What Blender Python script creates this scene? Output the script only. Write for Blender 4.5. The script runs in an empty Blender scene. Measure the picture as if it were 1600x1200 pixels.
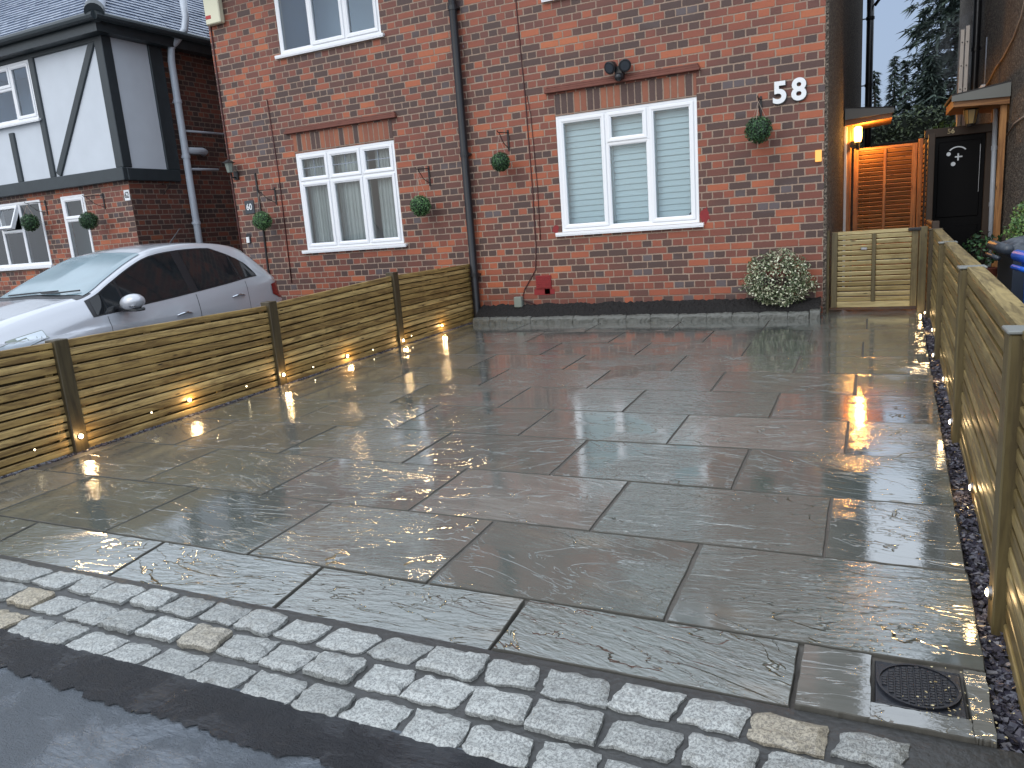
import bpy, math, random
from mathutils import Vector, Matrix, noise
R = math.radians
scene = bpy.context.scene
col = scene.collection
# ---------------------------------------------------------------- camera
cd = bpy.data.cameras.new('camera'); cam = bpy.data.objects.new('camera', cd); col.objects.link(cam)
cd.sensor_width = 36; cd.lens = 1173.646 / 1600 * 36; cd.clip_end = 2000; cd.clip_start = .05
CR = Matrix(((0.9030167,-0.0215611,0.4290640),(0.4231320,0.2173642,-0.8796091),(-0.0742978,0.9758524,0.2054067)))
cam.matrix_world = Matrix.Translation((0.45529,-8.45344,1.06359)) @ CR.to_4x4()
scene.camera = cam
# ---------------------------------------------------------------- sky, sun, exposure
SUN_EL, SUN_AZ = 16, 200          # soft overcast glow behind the camera
w = bpy.data.worlds.new("World"); scene.world = w; w.use_nodes = True
nt = w.node_tree; nt.nodes.clear()
sky = nt.nodes.new('ShaderNodeTexSky'); sky.sky_type = 'NISHITA'; sky.sun_disc = False
sky.sun_elevation = R(SUN_EL); sky.sun_rotation = R(SUN_AZ); sky.dust_density = 3; sky.air_density = 1.2; sky.ozone_density = 2
mixn = nt.nodes.new('ShaderNodeMix'); mixn.data_type = 'RGBA'; mixn.inputs[0].default_value = .9
# cloud layer: dim low down ahead (+y), brighter overhead and towards the glow behind the camera
tc = nt.nodes.new('ShaderNodeTexCoord'); sx_ = nt.nodes.new('ShaderNodeSeparateXYZ'); nt.links.new(tc.outputs['Generated'], sx_.inputs[0])
def mr(sock, a, b, c, d):
    x = nt.nodes.new('ShaderNodeMapRange'); x.interpolation_type = 'SMOOTHSTEP'; nt.links.new(sock, x.inputs[0])
    for i, v in zip((1, 2, 3, 4), (a, b, c, d)): x.inputs[i].default_value = v
    return x.outputs[0]
up_ = mr(sx_.outputs[2], .23, .46, 0, 1); bk_ = mr(sx_.outputs[1], .1, -.7, 0, .8)
mx_ = nt.nodes.new('ShaderNodeMath'); mx_.operation = 'MAXIMUM'; nt.links.new(up_, mx_.inputs[0]); nt.links.new(bk_, mx_.inputs[1])
cl = nt.nodes.new('ShaderNodeMix'); cl.data_type = 'RGBA'; nt.links.new(mx_.outputs[0], cl.inputs[0])
cl.inputs[6].default_value = (1.75, 2.2, 3.1, 1); cl.inputs[7].default_value = (7.2, 8.0, 9.1, 1)
nt.links.new(cl.outputs[2], mixn.inputs[7])
nt.links.new(sky.outputs[0], mixn.inputs[6])
bg = nt.nodes.new('ShaderNodeBackground'); bg.inputs[1].default_value = .12
wo = nt.nodes.new('ShaderNodeOutputWorld')
nt.links.new(mixn.outputs[2], bg.inputs[0]); nt.links.new(bg.outputs[0], wo.inputs[0])
sl = bpy.data.lights.new('sun', 'SUN'); sl.energy = .5; sl.angle = R(40); sl.color = (1, .97, .93)
so = bpy.data.objects.new('sun', sl); col.objects.link(so)
_az = R(SUN_AZ)
so.rotation_euler = Vector((math.sin(_az) * math.cos(R(45)), math.cos(_az) * math.cos(R(45)), math.sin(R(45)))).to_track_quat('Z', 'Y').to_euler()
vs = scene.view_settings
vs.view_transform = 'Standard'; vs.look = 'None'; vs.gamma = 1; vs.exposure = 0.84; vs.use_curve_mapping = False
scene.cycles.max_bounces = 6; scene.cycles.use_denoising = True
scene.cycles.sample_clamp_indirect = 4

# ---------------------------------------------------------------- helpers
rnd = random.Random(7)
def ex(v):
    return v
def srgb(r, g, b):
    f = lambda c: (c / 255 / 12.92) if c <= 10 else ((c / 255 + .055) / 1.055) ** 2.4
    return (f(r), f(g), f(b), 1)

class MB:
    def __init__(s): s.v = []; s.f = []; s.mi = []; s.cur = 0
    def quad(s, a, b, c, d): 
        n = len(s.v); s.v += [tuple(a), tuple(b), tuple(c), tuple(d)]; s.f.append((n, n+1, n+2, n+3)); s.mi.append(s.cur)
    def poly(s, pts):
        n = len(s.v); s.v += [tuple(p) for p in pts]; s.f.append(tuple(range(n, n+len(pts)))); s.mi.append(s.cur)
    def box(s, x0, x1, y0, y1, z0, z1, m=None, jit=0):
        P = [Vector((x, y, z)) for z in (z0, z1) for y in (y0, y1) for x in (x0, x1)]
        if jit: P = [p + Vector((rnd.uniform(-jit, jit), rnd.uniform(-jit, jit), rnd.uniform(-jit, jit))) for p in P]
        if m: P = [m @ p for p in P]
        n = len(s.v); s.v += [tuple(p) for p in P]
        for f in ((0,2,3,1),(4,5,7,6),(0,1,5,4),(2,6,7,3),(0,4,6,2),(1,3,7,5)):
            s.f.append(tuple(n+i for i in f)); s.mi.append(s.cur)
    def cbox(s, x0, x1, y0, y1, z0, z1, b=.003, m=None):
        """box with chamfered edges"""
        X = (x0, x1); Y = (y0, y1); Z = (z0, z1); n = len(s.v); idx = {}
        for ix in (0, 1):
            for iy in (0, 1):
                for iz in (0, 1):
                    c = Vector((X[ix], Y[iy], Z[iz])); d = Vector((1-2*ix, 1-2*iy, 1-2*iz))
                    for a in range(3):
                        p = c.copy()
                        for k in range(3):
                            if k != a: p[k] += d[k] * b
                        idx[(ix, iy, iz, a)] = len(s.v); s.v.append(tuple(m @ p if m else p))
        def add(l): s.f.append(tuple(l)); s.mi.append(s.cur)
        for a in range(3):
            o = [k for k in range(3) if k != a]
            for e in (0, 1):
                key = lambda i, j: tuple([(e if k == a else (i if k == o[0] else j)) for k in range(3)] + [a])
                add([idx[key(0, 0)], idx[key(1, 0)], idx[key(1, 1)], idx[key(0, 1)]])
        for a in range(3):
            o = [k for k in range(3) if k != a]
            for i in (0, 1):
                for j in (0, 1):
                    key = lambda e, ax: tuple([(e if k == a else (i if k == o[0] else j)) for k in range(3)] + [ax])
                    add([idx[key(0, o[0])], idx[key(1, o[0])], idx[key(1, o[1])], idx[key(0, o[1])]])
        for ix in (0, 1):
            for iy in (0, 1):
                for iz in (0, 1): add([idx[(ix, iy, iz, 0)], idx[(ix, iy, iz, 1)], idx[(ix, iy, iz, 2)]])
    def tube(s, pts, r, n=8, cap=True):
        pts = [Vector(p) for p in pts]; rr = r if isinstance(r, (list, tuple)) else [r]*len(pts)
        base = len(s.v); up = Vector((0, 0, 1)); prev = None
        for i, p in enumerate(pts):
            t = (pts[min(i+1, len(pts)-1)] - pts[max(i-1, 0)]).normalized()
            a = t.cross(up if abs(t.z) < .95 else Vector((1, 0, 0))).normalized() if prev is None else (prev - t*prev.dot(t)).normalized()
            prev = a; b = t.cross(a)
            for k in range(n):
                an = 2*math.pi*k/n; s.v.append(tuple(p + (a*math.cos(an) + b*math.sin(an))*rr[i]))
        for i in range(len(pts)-1):
            for k in range(n):
                s.f.append((base+i*n+k, base+i*n+(k+1) % n, base+(i+1)*n+(k+1) % n, base+(i+1)*n+k)); s.mi.append(s.cur)
        if cap:
            s.f.append(tuple(base+k for k in range(n))[::-1]); s.mi.append(s.cur)
            s.f.append(tuple(base+(len(pts)-1)*n+k for k in range(n))); s.mi.append(s.cur)
    def grid(s, fn, nu, nv):
        b = len(s.v)
        for i in range(nu+1):
            for j in range(nv+1): s.v.append(tuple(fn(i/nu, j/nv)))
        for i in range(nu):
            for j in range(nv):
                a = b+i*(nv+1)+j; s.f.append((a, a+1, a+nv+2, a+nv+1)); s.mi.append(s.cur)
    def sphere(s, c, r, nu=14, nv=10, sc=(1, 1, 1)):
        c = Vector(c)
        s.grid(lambda u, v: c + Vector((math.cos(2*math.pi*u)*math.sin(math.pi*v)*sc[0], math.sin(2*math.pi*u)*math.sin(math.pi*v)*sc[1], math.cos(math.pi*v)*sc[2]))*r, nu, nv)
    def build(s, name, mats, parent=None, smooth=False, fix=False):
        me = bpy.data.meshes.new(name); me.from_pydata(s.v, [], s.f)
        for m in (mats if isinstance(mats, (list, tuple)) else [mats]): me.materials.append(m)
        if len(set(s.mi)) > 1: me.polygons.foreach_set('material_index', s.mi)
        if smooth: me.polygons.foreach_set('use_smooth', [True]*len(s.f))
        me.update()
        if fix:
            import bmesh
            bm = bmesh.new(); bm.from_mesh(me); bmesh.ops.remove_doubles(bm, verts=bm.verts, dist=1e-5)
            bmesh.ops.recalc_face_normals(bm, faces=bm.faces); bm.to_mesh(me); bm.free()
        o = bpy.data.objects.new(name, me); col.objects.link(o)
        if parent is not None:
            o.parent = parent
            o.matrix_parent_inverse = Matrix.Translation(-parent.location) if parent.parent is None else Matrix()
        return o
def top_loc(p):
    v = Vector((0, 0, 0))
    while p is not None:
        v += p.location if p.parent is None else Vector((0, 0, 0)); p = p.parent
    return v
def tag(o, label=None, cat=None, group=None, kind=None):
    if label: o['label'] = label
    if cat: o['category'] = cat
    if group: o['group'] = group
    if kind: o['kind'] = kind
    return o
def thing(name, label, cat, loc=(0, 0, 0), group=None):
    o = bpy.data.objects.new(name, None); col.objects.link(o); o.location = loc; o.empty_display_size = .2
    return tag(o, label, cat, group)

# ---------------------------------------------------------------- material helpers
class NT:
    def __init__(s, name):
        s.m = bpy.data.materials.new(name); s.m.use_nodes = True; s.t = s.m.node_tree
        s.b = s.t.nodes['Principled BSDF']; s.out = s.t.nodes['Material Output']
    def n(s, t, **k):
        x = s.t.nodes.new(t)
        for a, b in k.items(): setattr(x, a, b)
        return x
    def l(s, a, b): s.t.links.new(a, b)
    def set(s, x, i, v):
        if isinstance(v, bpy.types.NodeSocket): s.l(v, x.inputs[i])
        elif v is not None: x.inputs[i].default_value = v
    def M(s, op, a, b=None, c=None, clamp=False):
        x = s.n('ShaderNodeMath', operation=op, use_clamp=clamp)
        for i, v in enumerate((a, b, c)): s.set(x, i, v)
        return x.outputs[0]
    def geo(s, o='Position'): return s.n('ShaderNodeNewGeometry').outputs[o]
    def sep(s, v):
        x = s.n('ShaderNodeSeparateXYZ'); s.l(v, x.inputs[0]); return x.outputs
    def comb(s, x=0., y=0., z=0.):
        c = s.n('ShaderNodeCombineXYZ')
        for i, v in enumerate((x, y, z)): s.set(c, i, v)
        return c.outputs[0]
    def vec(s, op, a, b=None):
        x = s.n('ShaderNodeVectorMath', operation=op); s.set(x, 0, a)
        if b is not None: s.set(x, 1, b)
        return x.outputs[0]
    def noise(s, v, scale=5., det=3., rough=.5, dist=0., out='Fac'):
        x = s.n('ShaderNodeTexNoise'); s.l(v, x.inputs['Vector'])
        x.inputs['Scale'].default_value = scale; x.inputs['Detail'].default_value = det
        x.inputs['Roughness'].default_value = rough; x.inputs['Distortion'].default_value = dist
        return x.outputs[out]
    def white(s, v):
        x = s.n('ShaderNodeTexWhiteNoise', noise_dimensions='3D'); s.l(v, x.inputs['Vector']); return x.outputs
    def ramp(s, f, stops, interp='LINEAR'):
        x = s.n('ShaderNodeValToRGB'); s.l(f, x.inputs[0]); cr = x.color_ramp; cr.interpolation = interp
        while len(cr.elements) < len(stops): cr.elements.new(.5)
        for e, (p, c) in zip(cr.elements, stops):
            e.position = p; e.color = c if len(c) == 4 else (*c, 1)
        return x.outputs[0]
    def mix(s, f, a, b, mode='MIX'):
        x = s.n('ShaderNodeMix', data_type='RGBA', blend_type=mode); s.set(x, 0, f); s.set(x, 6, a); s.set(x, 7, b); return x.outputs[2]
    def step(s, v, a, b):
        x = s.n('ShaderNodeMapRange', interpolation_type='SMOOTHSTEP'); s.set(x, 0, v)
        x.inputs[1].default_value = a; x.inputs[2].default_value = b; return x.outputs[0]
    def bump(s, h, strength=.5, dist=.01, nrm=None):
        x = s.n('ShaderNodeBump'); s.l(h, x.inputs['Height']); s.set(x, 'Strength', strength)
        x.inputs['Distance'].default_value = dist
        if nrm is not None: s.l(nrm, x.inputs['Normal'])
        return x.outputs[0]
    def P(s, **k):
        for a, v in k.items(): s.set(s.b, a.replace('_', ' '), v)
        return s.m
def simple(name, c, rough=.6, metal=0., var=.0, scale=20, bump=0, bscale=80, **k):
    n = NT(name); n.P(Roughness=rough, Metallic=metal, **k)
    if var or bump:
        g = n.geo()
        if var:
            f = n.noise(g, scale, 4)
            n.l(n.mix(f, tuple(x*(1-var) for x in c[:3])+(1,), tuple(min(1, x*(1+var)) for x in c[:3])+(1,)), n.b.inputs['Base Color'])
        else: n.P(Base_Color=c)
        if bump: n.l(n.bump(n.noise(g, bscale, 4), bump, .004), n.b.inputs['Normal'])
    else: n.P(Base_Color=c)
    return n.m
# ---------------------------------------------------------------- materials
def brick_mat(name, axis='x', off=-.005, zoff=.6337, tone=1.0, dull=0.0, soldier=False):
    n = NT(name); p = n.sep(n.geo()); u = p[0] if axis == 'x' else p[1]; z = p[2]
    wob = n.noise(n.geo(), 9, 3); wob2 = n.noise(n.geo(), 45, 2)
    if soldier:
        row = n.comb(0, 0, 0); par = 0
        uu = n.M('DIVIDE', n.M('SUBTRACT', u, off), .0785); vv = n.M('DIVIDE', n.M('SUBTRACT', z, zoff), .23)
        wd = .0785; hd = .23
    else:
        vv = n.M('DIVIDE', n.M('SUBTRACT', n.M('ADD', z, n.M('MULTIPLY', n.M('SUBTRACT', wob, .5), .006)), zoff), .0785)
        rw = n.M('FLOOR', vv); par = n.M('MODULO', n.M('ADD', rw, 400), 2)   # 0 stretcher course, 1 header course
        wd = n.M('SUBTRACT', .23, n.M('MULTIPLY', par, .115)); hd = .0785
        sh = n.M('MULTIPLY', par, .0575)
        rj = n.M('MULTIPLY', n.M('SUBTRACT', n.white(n.comb(rw, 3.3, 0))[0], .5), .02)
        uu = n.M('DIVIDE', n.M('ADD', n.M('SUBTRACT', u, off), n.M('ADD', sh, rj)), wd)
    cu = n.M('FLOOR', uu); cv = n.M('FLOOR', vv); fu = n.M('FRACT', uu); fv = n.M('FRACT', vv)
    du = n.M('MULTIPLY', n.M('MINIMUM', fu, n.M('SUBTRACT', 1, fu)), wd)
    dv = n.M('MULTIPLY', n.M('MINIMUM', fv, n.M('SUBTRACT', 1, fv)), hd)
    d = n.M('SMOOTH_MIN', du, dv, .006)
    d = n.M('ADD', d, n.M('ADD', n.M('MULTIPLY', n.M('SUBTRACT', wob2, .5), .011), n.M('MULTIPLY', n.M('SUBTRACT', n.white(n.comb(cu, cv, 5.5))[0], .6), .003)))
    face = n.step(d, .0046, .0080)
    wn = n.white(n.comb(cu, cv, n.M('MULTIPLY', par, 7) if not soldier else 2.))
    big = n.noise(n.vec('MULTIPLY', n.geo(), (.55, .55, 1.1)), 1.1, 2)
    r = n.M('ADD', n.M('MULTIPLY', wn[0], .8), n.M('MULTIPLY', n.M('SUBTRACT', .58, big), .9), clamp=True)
    T = lambda *c: tuple(min(1, x*tone) for x in srgb(*c)[:3])
    if soldier:
        brick = n.ramp(n.M('ADD', wn[0], 0), [(0, T(142, 76, 50)), (.62, T(172, 98, 62)), (.66, T(62, 44, 42)), (1, T(46, 40, 42))])
    else:
        r = n.M('SUBTRACT', r, n.M('MULTIPLY', n.M('MULTIPLY', par, -.08), 1))
        brick = n.ramp(r, [(0, T(192, 104, 58)), (.16, T(172, 86, 50)), (.3, T(142, 68, 44)), (.45, T(116, 54, 40)), (.56, T(96, 48, 39)), (.65, T(72, 43, 39)), (.73, T(48, 38, 38)), (.9, T(38, 35, 38)), (1, T(74, 77, 84))])
    mott = n.noise(n.geo(), 32, 4, .65); mott2 = n.noise(n.geo(), 150, 2)
    brick = n.mix(n.M('MULTIPLY', n.M('SUBTRACT', mott, .35), .9, clamp=True), brick, n.mix(.5, brick, (*T(60, 44, 42), 1)))
    brick = n.mix(n.M('MULTIPLY', mott2, .35), brick, (*T(150, 105, 88), 1))
    mort = n.mix(n.noise(n.geo(), 14, 3), (*T(136, 112, 96), 1), (*T(176, 154, 136), 1))
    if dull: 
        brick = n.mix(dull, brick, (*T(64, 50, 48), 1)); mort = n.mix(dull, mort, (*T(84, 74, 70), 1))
    else:
        dirt = n.M('MULTIPLY', n.step(z, .34, .05), n.M('ADD', .25, n.M('MULTIPLY', wob, .6)), clamp=True)   # splashed soil along the foot of the wall
        mort = n.mix(dirt, mort, (*T(92, 60, 52), 1))
    c = n.mix(face, mort, brick)
    h = n.M('ADD', n.M('MULTIPLY', face, 1), n.M('ADD', n.M('MULTIPLY', mott, .35), n.M('MULTIPLY', mott2, .15)))
    n.P(Base_Color=c, Roughness=n.M('SUBTRACT', .8, n.M('MULTIPLY', face, .22)))
    n.l(n.bump(h, .75, .008), n.b.inputs['Normal'])
    return n.m
M = {}
M['brick'] = brick_mat('red_multi_brick', tone=.9)
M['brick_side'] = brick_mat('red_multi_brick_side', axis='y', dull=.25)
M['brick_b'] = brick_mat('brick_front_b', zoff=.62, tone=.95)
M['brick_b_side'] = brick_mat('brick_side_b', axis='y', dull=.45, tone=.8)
M['soldier'] = brick_mat('soldier_brick', soldier=True, zoff=2.262, off=-2.86, tone=.82)
def pebble():
    n = NT('pebbledash'); g = n.geo(); f = n.noise(g, 34, 4, .8); f2 = n.noise(g, 2.5, 3)
    v = n.n('ShaderNodeTexVoronoi'); n.l(g, v.inputs['Vector']); v.inputs['Scale'].default_value = 42
    c = n.ramp(f, [(.36, srgb(48, 42, 38)), (.5, srgb(106, 95, 84)), (.62, srgb(172, 158, 140))])
    c = n.mix(n.M('MULTIPLY', f2, .55), c, srgb(84, 76, 70))
    n.P(Base_Color=c, Roughness=.9); n.l(n.bump(n.M('SUBTRACT', f, v.outputs[0]), 1., .03), n.b.inputs['Normal']); return n.m
M['pebble'] = pebble()
def slab_mat():
    n = NT('wet_riven_sandstone'); g = n.geo(); a = n.n('ShaderNodeAttribute', attribute_name='tint'); ac = n.sep(a.outputs['Vector'])
    off = n.comb(n.M('MULTIPLY', ac[0], 53), n.M('MULTIPLY', ac[1], 71), n.M('MULTIPLY', ac[2], 31))
    rot = n.n('ShaderNodeVectorRotate', rotation_type='Z_AXIS'); n.l(n.vec('ADD', g, off), rot.inputs[0])
    n.l(n.M('MULTIPLY', n.M('SUBTRACT', ac[0], .5), .7), rot.inputs['Angle'])
    q = rot.outputs[0]
    qa = n.vec('MULTIPLY', q, (.75, 2.2, 1))
    h = n.noise(qa, 1.5, 5, .55, 1.3)
    k = 8.0
    hs = n.M('MULTIPLY', h, k); fr = n.M('FRACT', hs)
    terr = n.M('DIVIDE', n.M('ADD', n.M('FLOOR', hs), n.step(fr, 0, .085)), k)
    amp = n.M('MULTIPLY', n.step(ac[2], .15, .95), 1)
    riv = n.M('MULTIPLY', terr, n.M('ADD', .4, amp))
    fineh = n.noise(n.vec('MULTIPLY', q, (3, 14, 4)), 4, 4, .6, .6)
    tiny = n.noise(g, 130, 2)
    film = n.M('MULTIPLY', n.step(n.noise(n.vec('ADD', g, off), 1.25, 3, .5, .4),    .38, .52), n.step(ac[2], .98, .80))
    pud = n.noise(g, 1.7, 2)
    base = n.ramp(n.M('ADD', n.M('MULTIPLY', ac[1], .75), n.M('MULTIPLY', n.noise(qa, .9, 3), .3), clamp=True),
                  [(0, srgb(106, 107, 101)), (.3, srgb(96, 104, 99)), (.6, srgb(110, 114, 108)), (.8, srgb(114, 112, 105)), (1, srgb(146, 147, 141))])
    streak = n.noise(n.vec('MULTIPLY', q, (1, 7, 1)), 3.5, 5, .65, .8)
    base = n.mix(n.M('MULTIPLY', n.M('SUBTRACT', streak, .38, clamp=True), 1.4), base, srgb(84, 83, 77))
    base = n.mix(n.M('MULTIPLY', n.step(n.noise(n.vec('MULTIPLY', q, (1.2, 3, 1)), 1.6, 3), .58, .75), .6), base, srgb(124, 117, 103))
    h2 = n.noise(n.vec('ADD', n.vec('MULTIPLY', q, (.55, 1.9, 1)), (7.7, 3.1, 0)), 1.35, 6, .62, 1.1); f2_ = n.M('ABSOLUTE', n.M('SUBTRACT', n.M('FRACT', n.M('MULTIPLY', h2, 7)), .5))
    ln = n.M('MULTIPLY', n.step(f2_, .042, .004), n.M('MULTIPLY', n.step(n.noise(n.vec('MULTIPLY', q, (1.2, 2, 1)), 1.7, 3), .47, .58), n.step(ac[0], .0, .35)))   # raised cleft edges of the split stone, sky glint painted pale into the colour
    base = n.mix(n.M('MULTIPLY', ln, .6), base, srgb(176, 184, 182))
    riv = n.M('ADD', riv, n.M('MULTIPLY', ln, .05))
    n.P(Base_Color=n.mix(n.M('MULTIPLY', film, .35), base, srgb(84, 84, 80)), Roughness=n.M('SUBTRACT', .105, n.M('MULTIPLY', film, .08)), IOR=1.7)
    n.P(Coat_Weight=1., Coat_Roughness=.01, Coat_IOR=1.78)
    b1 = n.bump(riv, n.M('SUBTRACT', 1, n.M('MULTIPLY', film, .72)), .15)
    rip = n.noise(n.vec('MULTIPLY', q, (1, 2.6, 1)), 17, 3, .6, .5); b1 = n.bump(rip, n.M('SUBTRACT', .15, n.M('MULTIPLY', film, .125)), .012, b1)
    b2 = n.bump(fineh, n.M('MULTIPLY', n.M('SUBTRACT', 1, n.M('MULTIPLY', film, .9)), n.M('ADD', .22, n.M('MULTIPLY', ac[2], .16))), .012, b1)
    b3 = n.bump(tiny, .05, .002, b2)
    n.l(b3, n.b.inputs['Normal']); n.l(n.bump(fineh, n.M('MULTIPLY', n.M('SUBTRACT', 1, n.M('MULTIPLY', film, .9)), .22), .012, b1), n.b.inputs['Coat Normal']); return n.m
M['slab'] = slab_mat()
M['joint'] = simple('wet_dark_joint', srgb(84, 80, 74), .55, var=.4, scale=60, bump=.6)
def granite():
    n = NT('granite_sett'); g = n.geo(); f = n.noise(g, 120, 3, .95); ri = n.geo('Random Per Island')
    c = n.ramp(f, [(.42, srgb(24, 26, 28)), (.47, srgb(120, 122, 122)), (.54, srgb(236, 238, 234))])
    t = n.ramp(ri, [(0, srgb(166, 168, 166)), (.88, srgb(198, 200, 198)), (.92, srgb(178, 172, 160)), (1, srgb(192, 178, 154))])
    c = n.mix(1., c, t, 'MULTIPLY'); c = n.mix(.35, c, t)
    big = n.noise(g, 22, 3); c = n.mix(n.M('MULTIPLY', big, .35), c, srgb(120, 120, 118))
    n.P(Base_Color=c, Roughness=.38); n.l(n.bump(n.M('ADD', n.noise(g, 28, 5, .7), n.M('MULTIPLY', f, .25)), .7, .009), n.b.inputs['Normal']); return n.m
M['granite'] = granite()
M['mortar'] = simple('grey_mortar', srgb(58, 58, 57), .35, var=.3, scale=30, bump=.8, bscale=50)
def tarmac(name, c1, c2, rough, bs):
    n = NT(name); g = n.geo(); f = n.noise(g, 95, 4, .85); b = n.noise(g, 1.6, 4, .6, .5); st = n.noise(n.vec('MULTIPLY', g, (4, 11, 1)), 6, 5, .7, .8)
    c = n.mix(b, c1, c2); c = n.mix(n.M('MULTIPLY', f, .5), c, tuple(x*.35 for x in c1[:3])+(1,))
    wet = n.step(n.noise(g, 3.2, 4, .6, .8), .45, .62)
    n.P(Base_Color=c, Roughness=n.M('SUBTRACT', rough, n.M('MULTIPLY', wet, rough*.7)), IOR=1.5)
    h = n.M('ADD', n.M('MULTIPLY', f, n.M('SUBTRACT', 1.1, wet)), n.M('MULTIPLY', st, .6))
    n.l(n.bump(h, bs, .014), n.b.inputs['Normal']); return n.m
M['tar_new'] = tarmac('fresh_tarmac', srgb(26, 27, 31), srgb(46, 49, 56), .5, 1.)
M['tar_old'] = tarmac('old_wet_tarmac', srgb(94, 101, 109), srgb(120, 127, 135), .38, 1.)
M['soil'] = simple('dark_bark_soil', srgb(18, 15, 14), .85, var=.5, scale=50, bump=1., bscale=60)
M['kerbstone'] = simple('rough_kerb_stone', srgb(88, 89, 84), .5, var=.45, scale=30, bump=1., bscale=40)
M['earth'] = simple('dark_earth', srgb(66, 62, 56), .8, var=.3, scale=2)
M['grass'] = simple('garden_grass', srgb(52, 66, 40), .8, var=.4, scale=30, bump=.6)
M['concrete'] = simple('wet_concrete', srgb(86, 88, 90), .35, var=.25, scale=3, bump=.3)
def slate():
    n = NT('slate_chippings'); ri = n.geo('Random Per Island')
    n.P(Base_Color=n.ramp(ri, [(0, srgb(40, 40, 50)), (.6, srgb(66, 64, 76)), (.9, srgb(96, 94, 104)), (1, srgb(120, 118, 122))]), Roughness=.25); return n.m
M['slate'] = slate()
def wood(name, cols, axis='y', wet=.45, knots=True):
    n = NT(name); g = n.geo(); ri = n.geo('Random Per Island')
    sc = {'y': (16, 1.1, 16), 'x': (1.1, 16, 16), 'z': (16, 16, 1.1)}[axis]
    q = n.vec('ADD', n.vec('MULTIPLY', g, sc), n.comb(n.M('MULTIPLY', ri, 40), n.M('MULTIPLY', ri, 23), n.M('MULTIPLY', ri, 57)))
    gr = n.noise(q, 2.2, 5, .65, .8); broad = n.noise(n.vec('MULTIPLY', q, (.35, .35, .35)), 1.5, 2)
    c = n.ramp(n.M('ADD', n.M('MULTIPLY', ri, .62), n.M('MULTIPLY', broad, .4)), [(.1, cols[0]), (.5, cols[1]), (.85, cols[2])])
    c = n.mix(n.M('MULTIPLY', n.step(gr, .35, .68), .75), c, cols[3])
    if knots:
        v = n.n('ShaderNodeTexVoronoi'); ks = {'y': (9, 2.2, 9), 'x': (2.2, 9, 9), 'z': (9, 9, 2.2)}[axis]
        n.l(n.vec('ADD', n.vec('MULTIPLY', g, ks), n.comb(n.M('MULTIPLY', ri, 9), n.M('MULTIPLY', ri, 5), 0.)), v.inputs['Vector']); v.inputs['Scale'].default_value = 1.6
        c = n.mix(n.step(v.outputs[0], .13, .04), c, tuple(x*.35 for x in cols[3][:3])+(1,))
    blot = n.noise(g, 5.5, 4, .7)
    c = n.mix(n.M('MULTIPLY', n.step(blot, .52, .7), .35), c, cols[3])
    n.P(Base_Color=c, Roughness=wet); n.l(n.bump(n.M('ADD', gr, n.M('MULTIPLY', broad, .5)), .35, .004), n.b.inputs['Normal']); return n.m
FW = [srgb(132, 108, 64), srgb(172, 144, 88), srgb(208, 180, 122), srgb(76, 53, 28)]
M['slat_y'] = wood('treated_slat', FW); M['slat_r'] = wood('damp_treated_slat', [srgb(100, 86, 52), srgb(134, 116, 74), srgb(170, 150, 102), srgb(60, 46, 26)], wet=.36); M['slat_x'] = wood('treated_slat_across', [srgb(160, 144, 100), srgb(184, 168, 122), srgb(204, 190, 146), srgb(116, 98, 60)], 'x')
M['post_z'] = wood('treated_post', [srgb(64, 56, 38), srgb(78, 68, 46), srgb(92, 80, 54), srgb(44, 36, 24)], 'z')
M['post_l'] = wood('pale_post', [srgb(86, 76, 48), srgb(102, 90, 58), srgb(118, 104, 70), srgb(60, 50, 32)], 'z')
M['cedar'] = wood('cedar_slat', [srgb(158, 112, 66), srgb(176, 124, 74), srgb(190, 138, 84), srgb(110, 70, 40)], 'x')
M['cedar_z'] = wood('cedar_frame', [srgb(158, 112, 66), srgb(176, 124, 74), srgb(190, 138, 84), srgb(110, 70, 40)], 'z')
M['upvc'] = simple('white_upvc', (.80, .81, .83, 1), .22)
M['render'] = simple('white_render', srgb(198, 204, 211), .8, var=.08, scale=3, bump=.25, bscale=25)
M['beam'] = simple('black_painted_beam', srgb(44, 52, 56), .45, var=.3, scale=6, bump=.3, bscale=20)
M['black'] = simple('black_plastic', srgb(26, 27, 31), .35)
M['iron'] = simple('black_iron', srgb(30, 27, 27), .5)
M['redcable'] = simple('dark_red_cable', srgb(70, 30, 28), .6)
M['greypipe'] = simple('grey_plastic_pipe', srgb(186, 193, 202), .35, var=.08, scale=8)
M['white'] = simple('white_paint', srgb(226, 228, 230), .4)
M['cream'] = simple('cream_plastic', srgb(222, 218, 190), .4)
M['redp'] = simple('red_plastic', srgb(178, 40, 40), .45)
M['redpaint'] = simple('red_masonry_paint', srgb(128, 26, 30), .6, var=.3, scale=40)
M['greybox'] = simple('grey_green_box', srgb(120, 128, 120), .5)
M['plaque'] = simple('slate_plaque', srgb(50, 56, 64), .4)
M['tercot'] = simple('terracotta_string', srgb(112, 66, 54), .7, var=.3, scale=14, bump=.4)
M['slabside'] = simple('rough_slab_edge', srgb(84, 82, 76), .85, var=.3, scale=60)
M['lead'] = simple('lead_flashing', srgb(140, 148, 162), .5, var=.12, scale=5)
M['felt'] = simple('roof_felt', srgb(60, 58, 58), .8)
M['fascia'] = simple('grey_fascia', srgb(120, 122, 118), .5)
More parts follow.
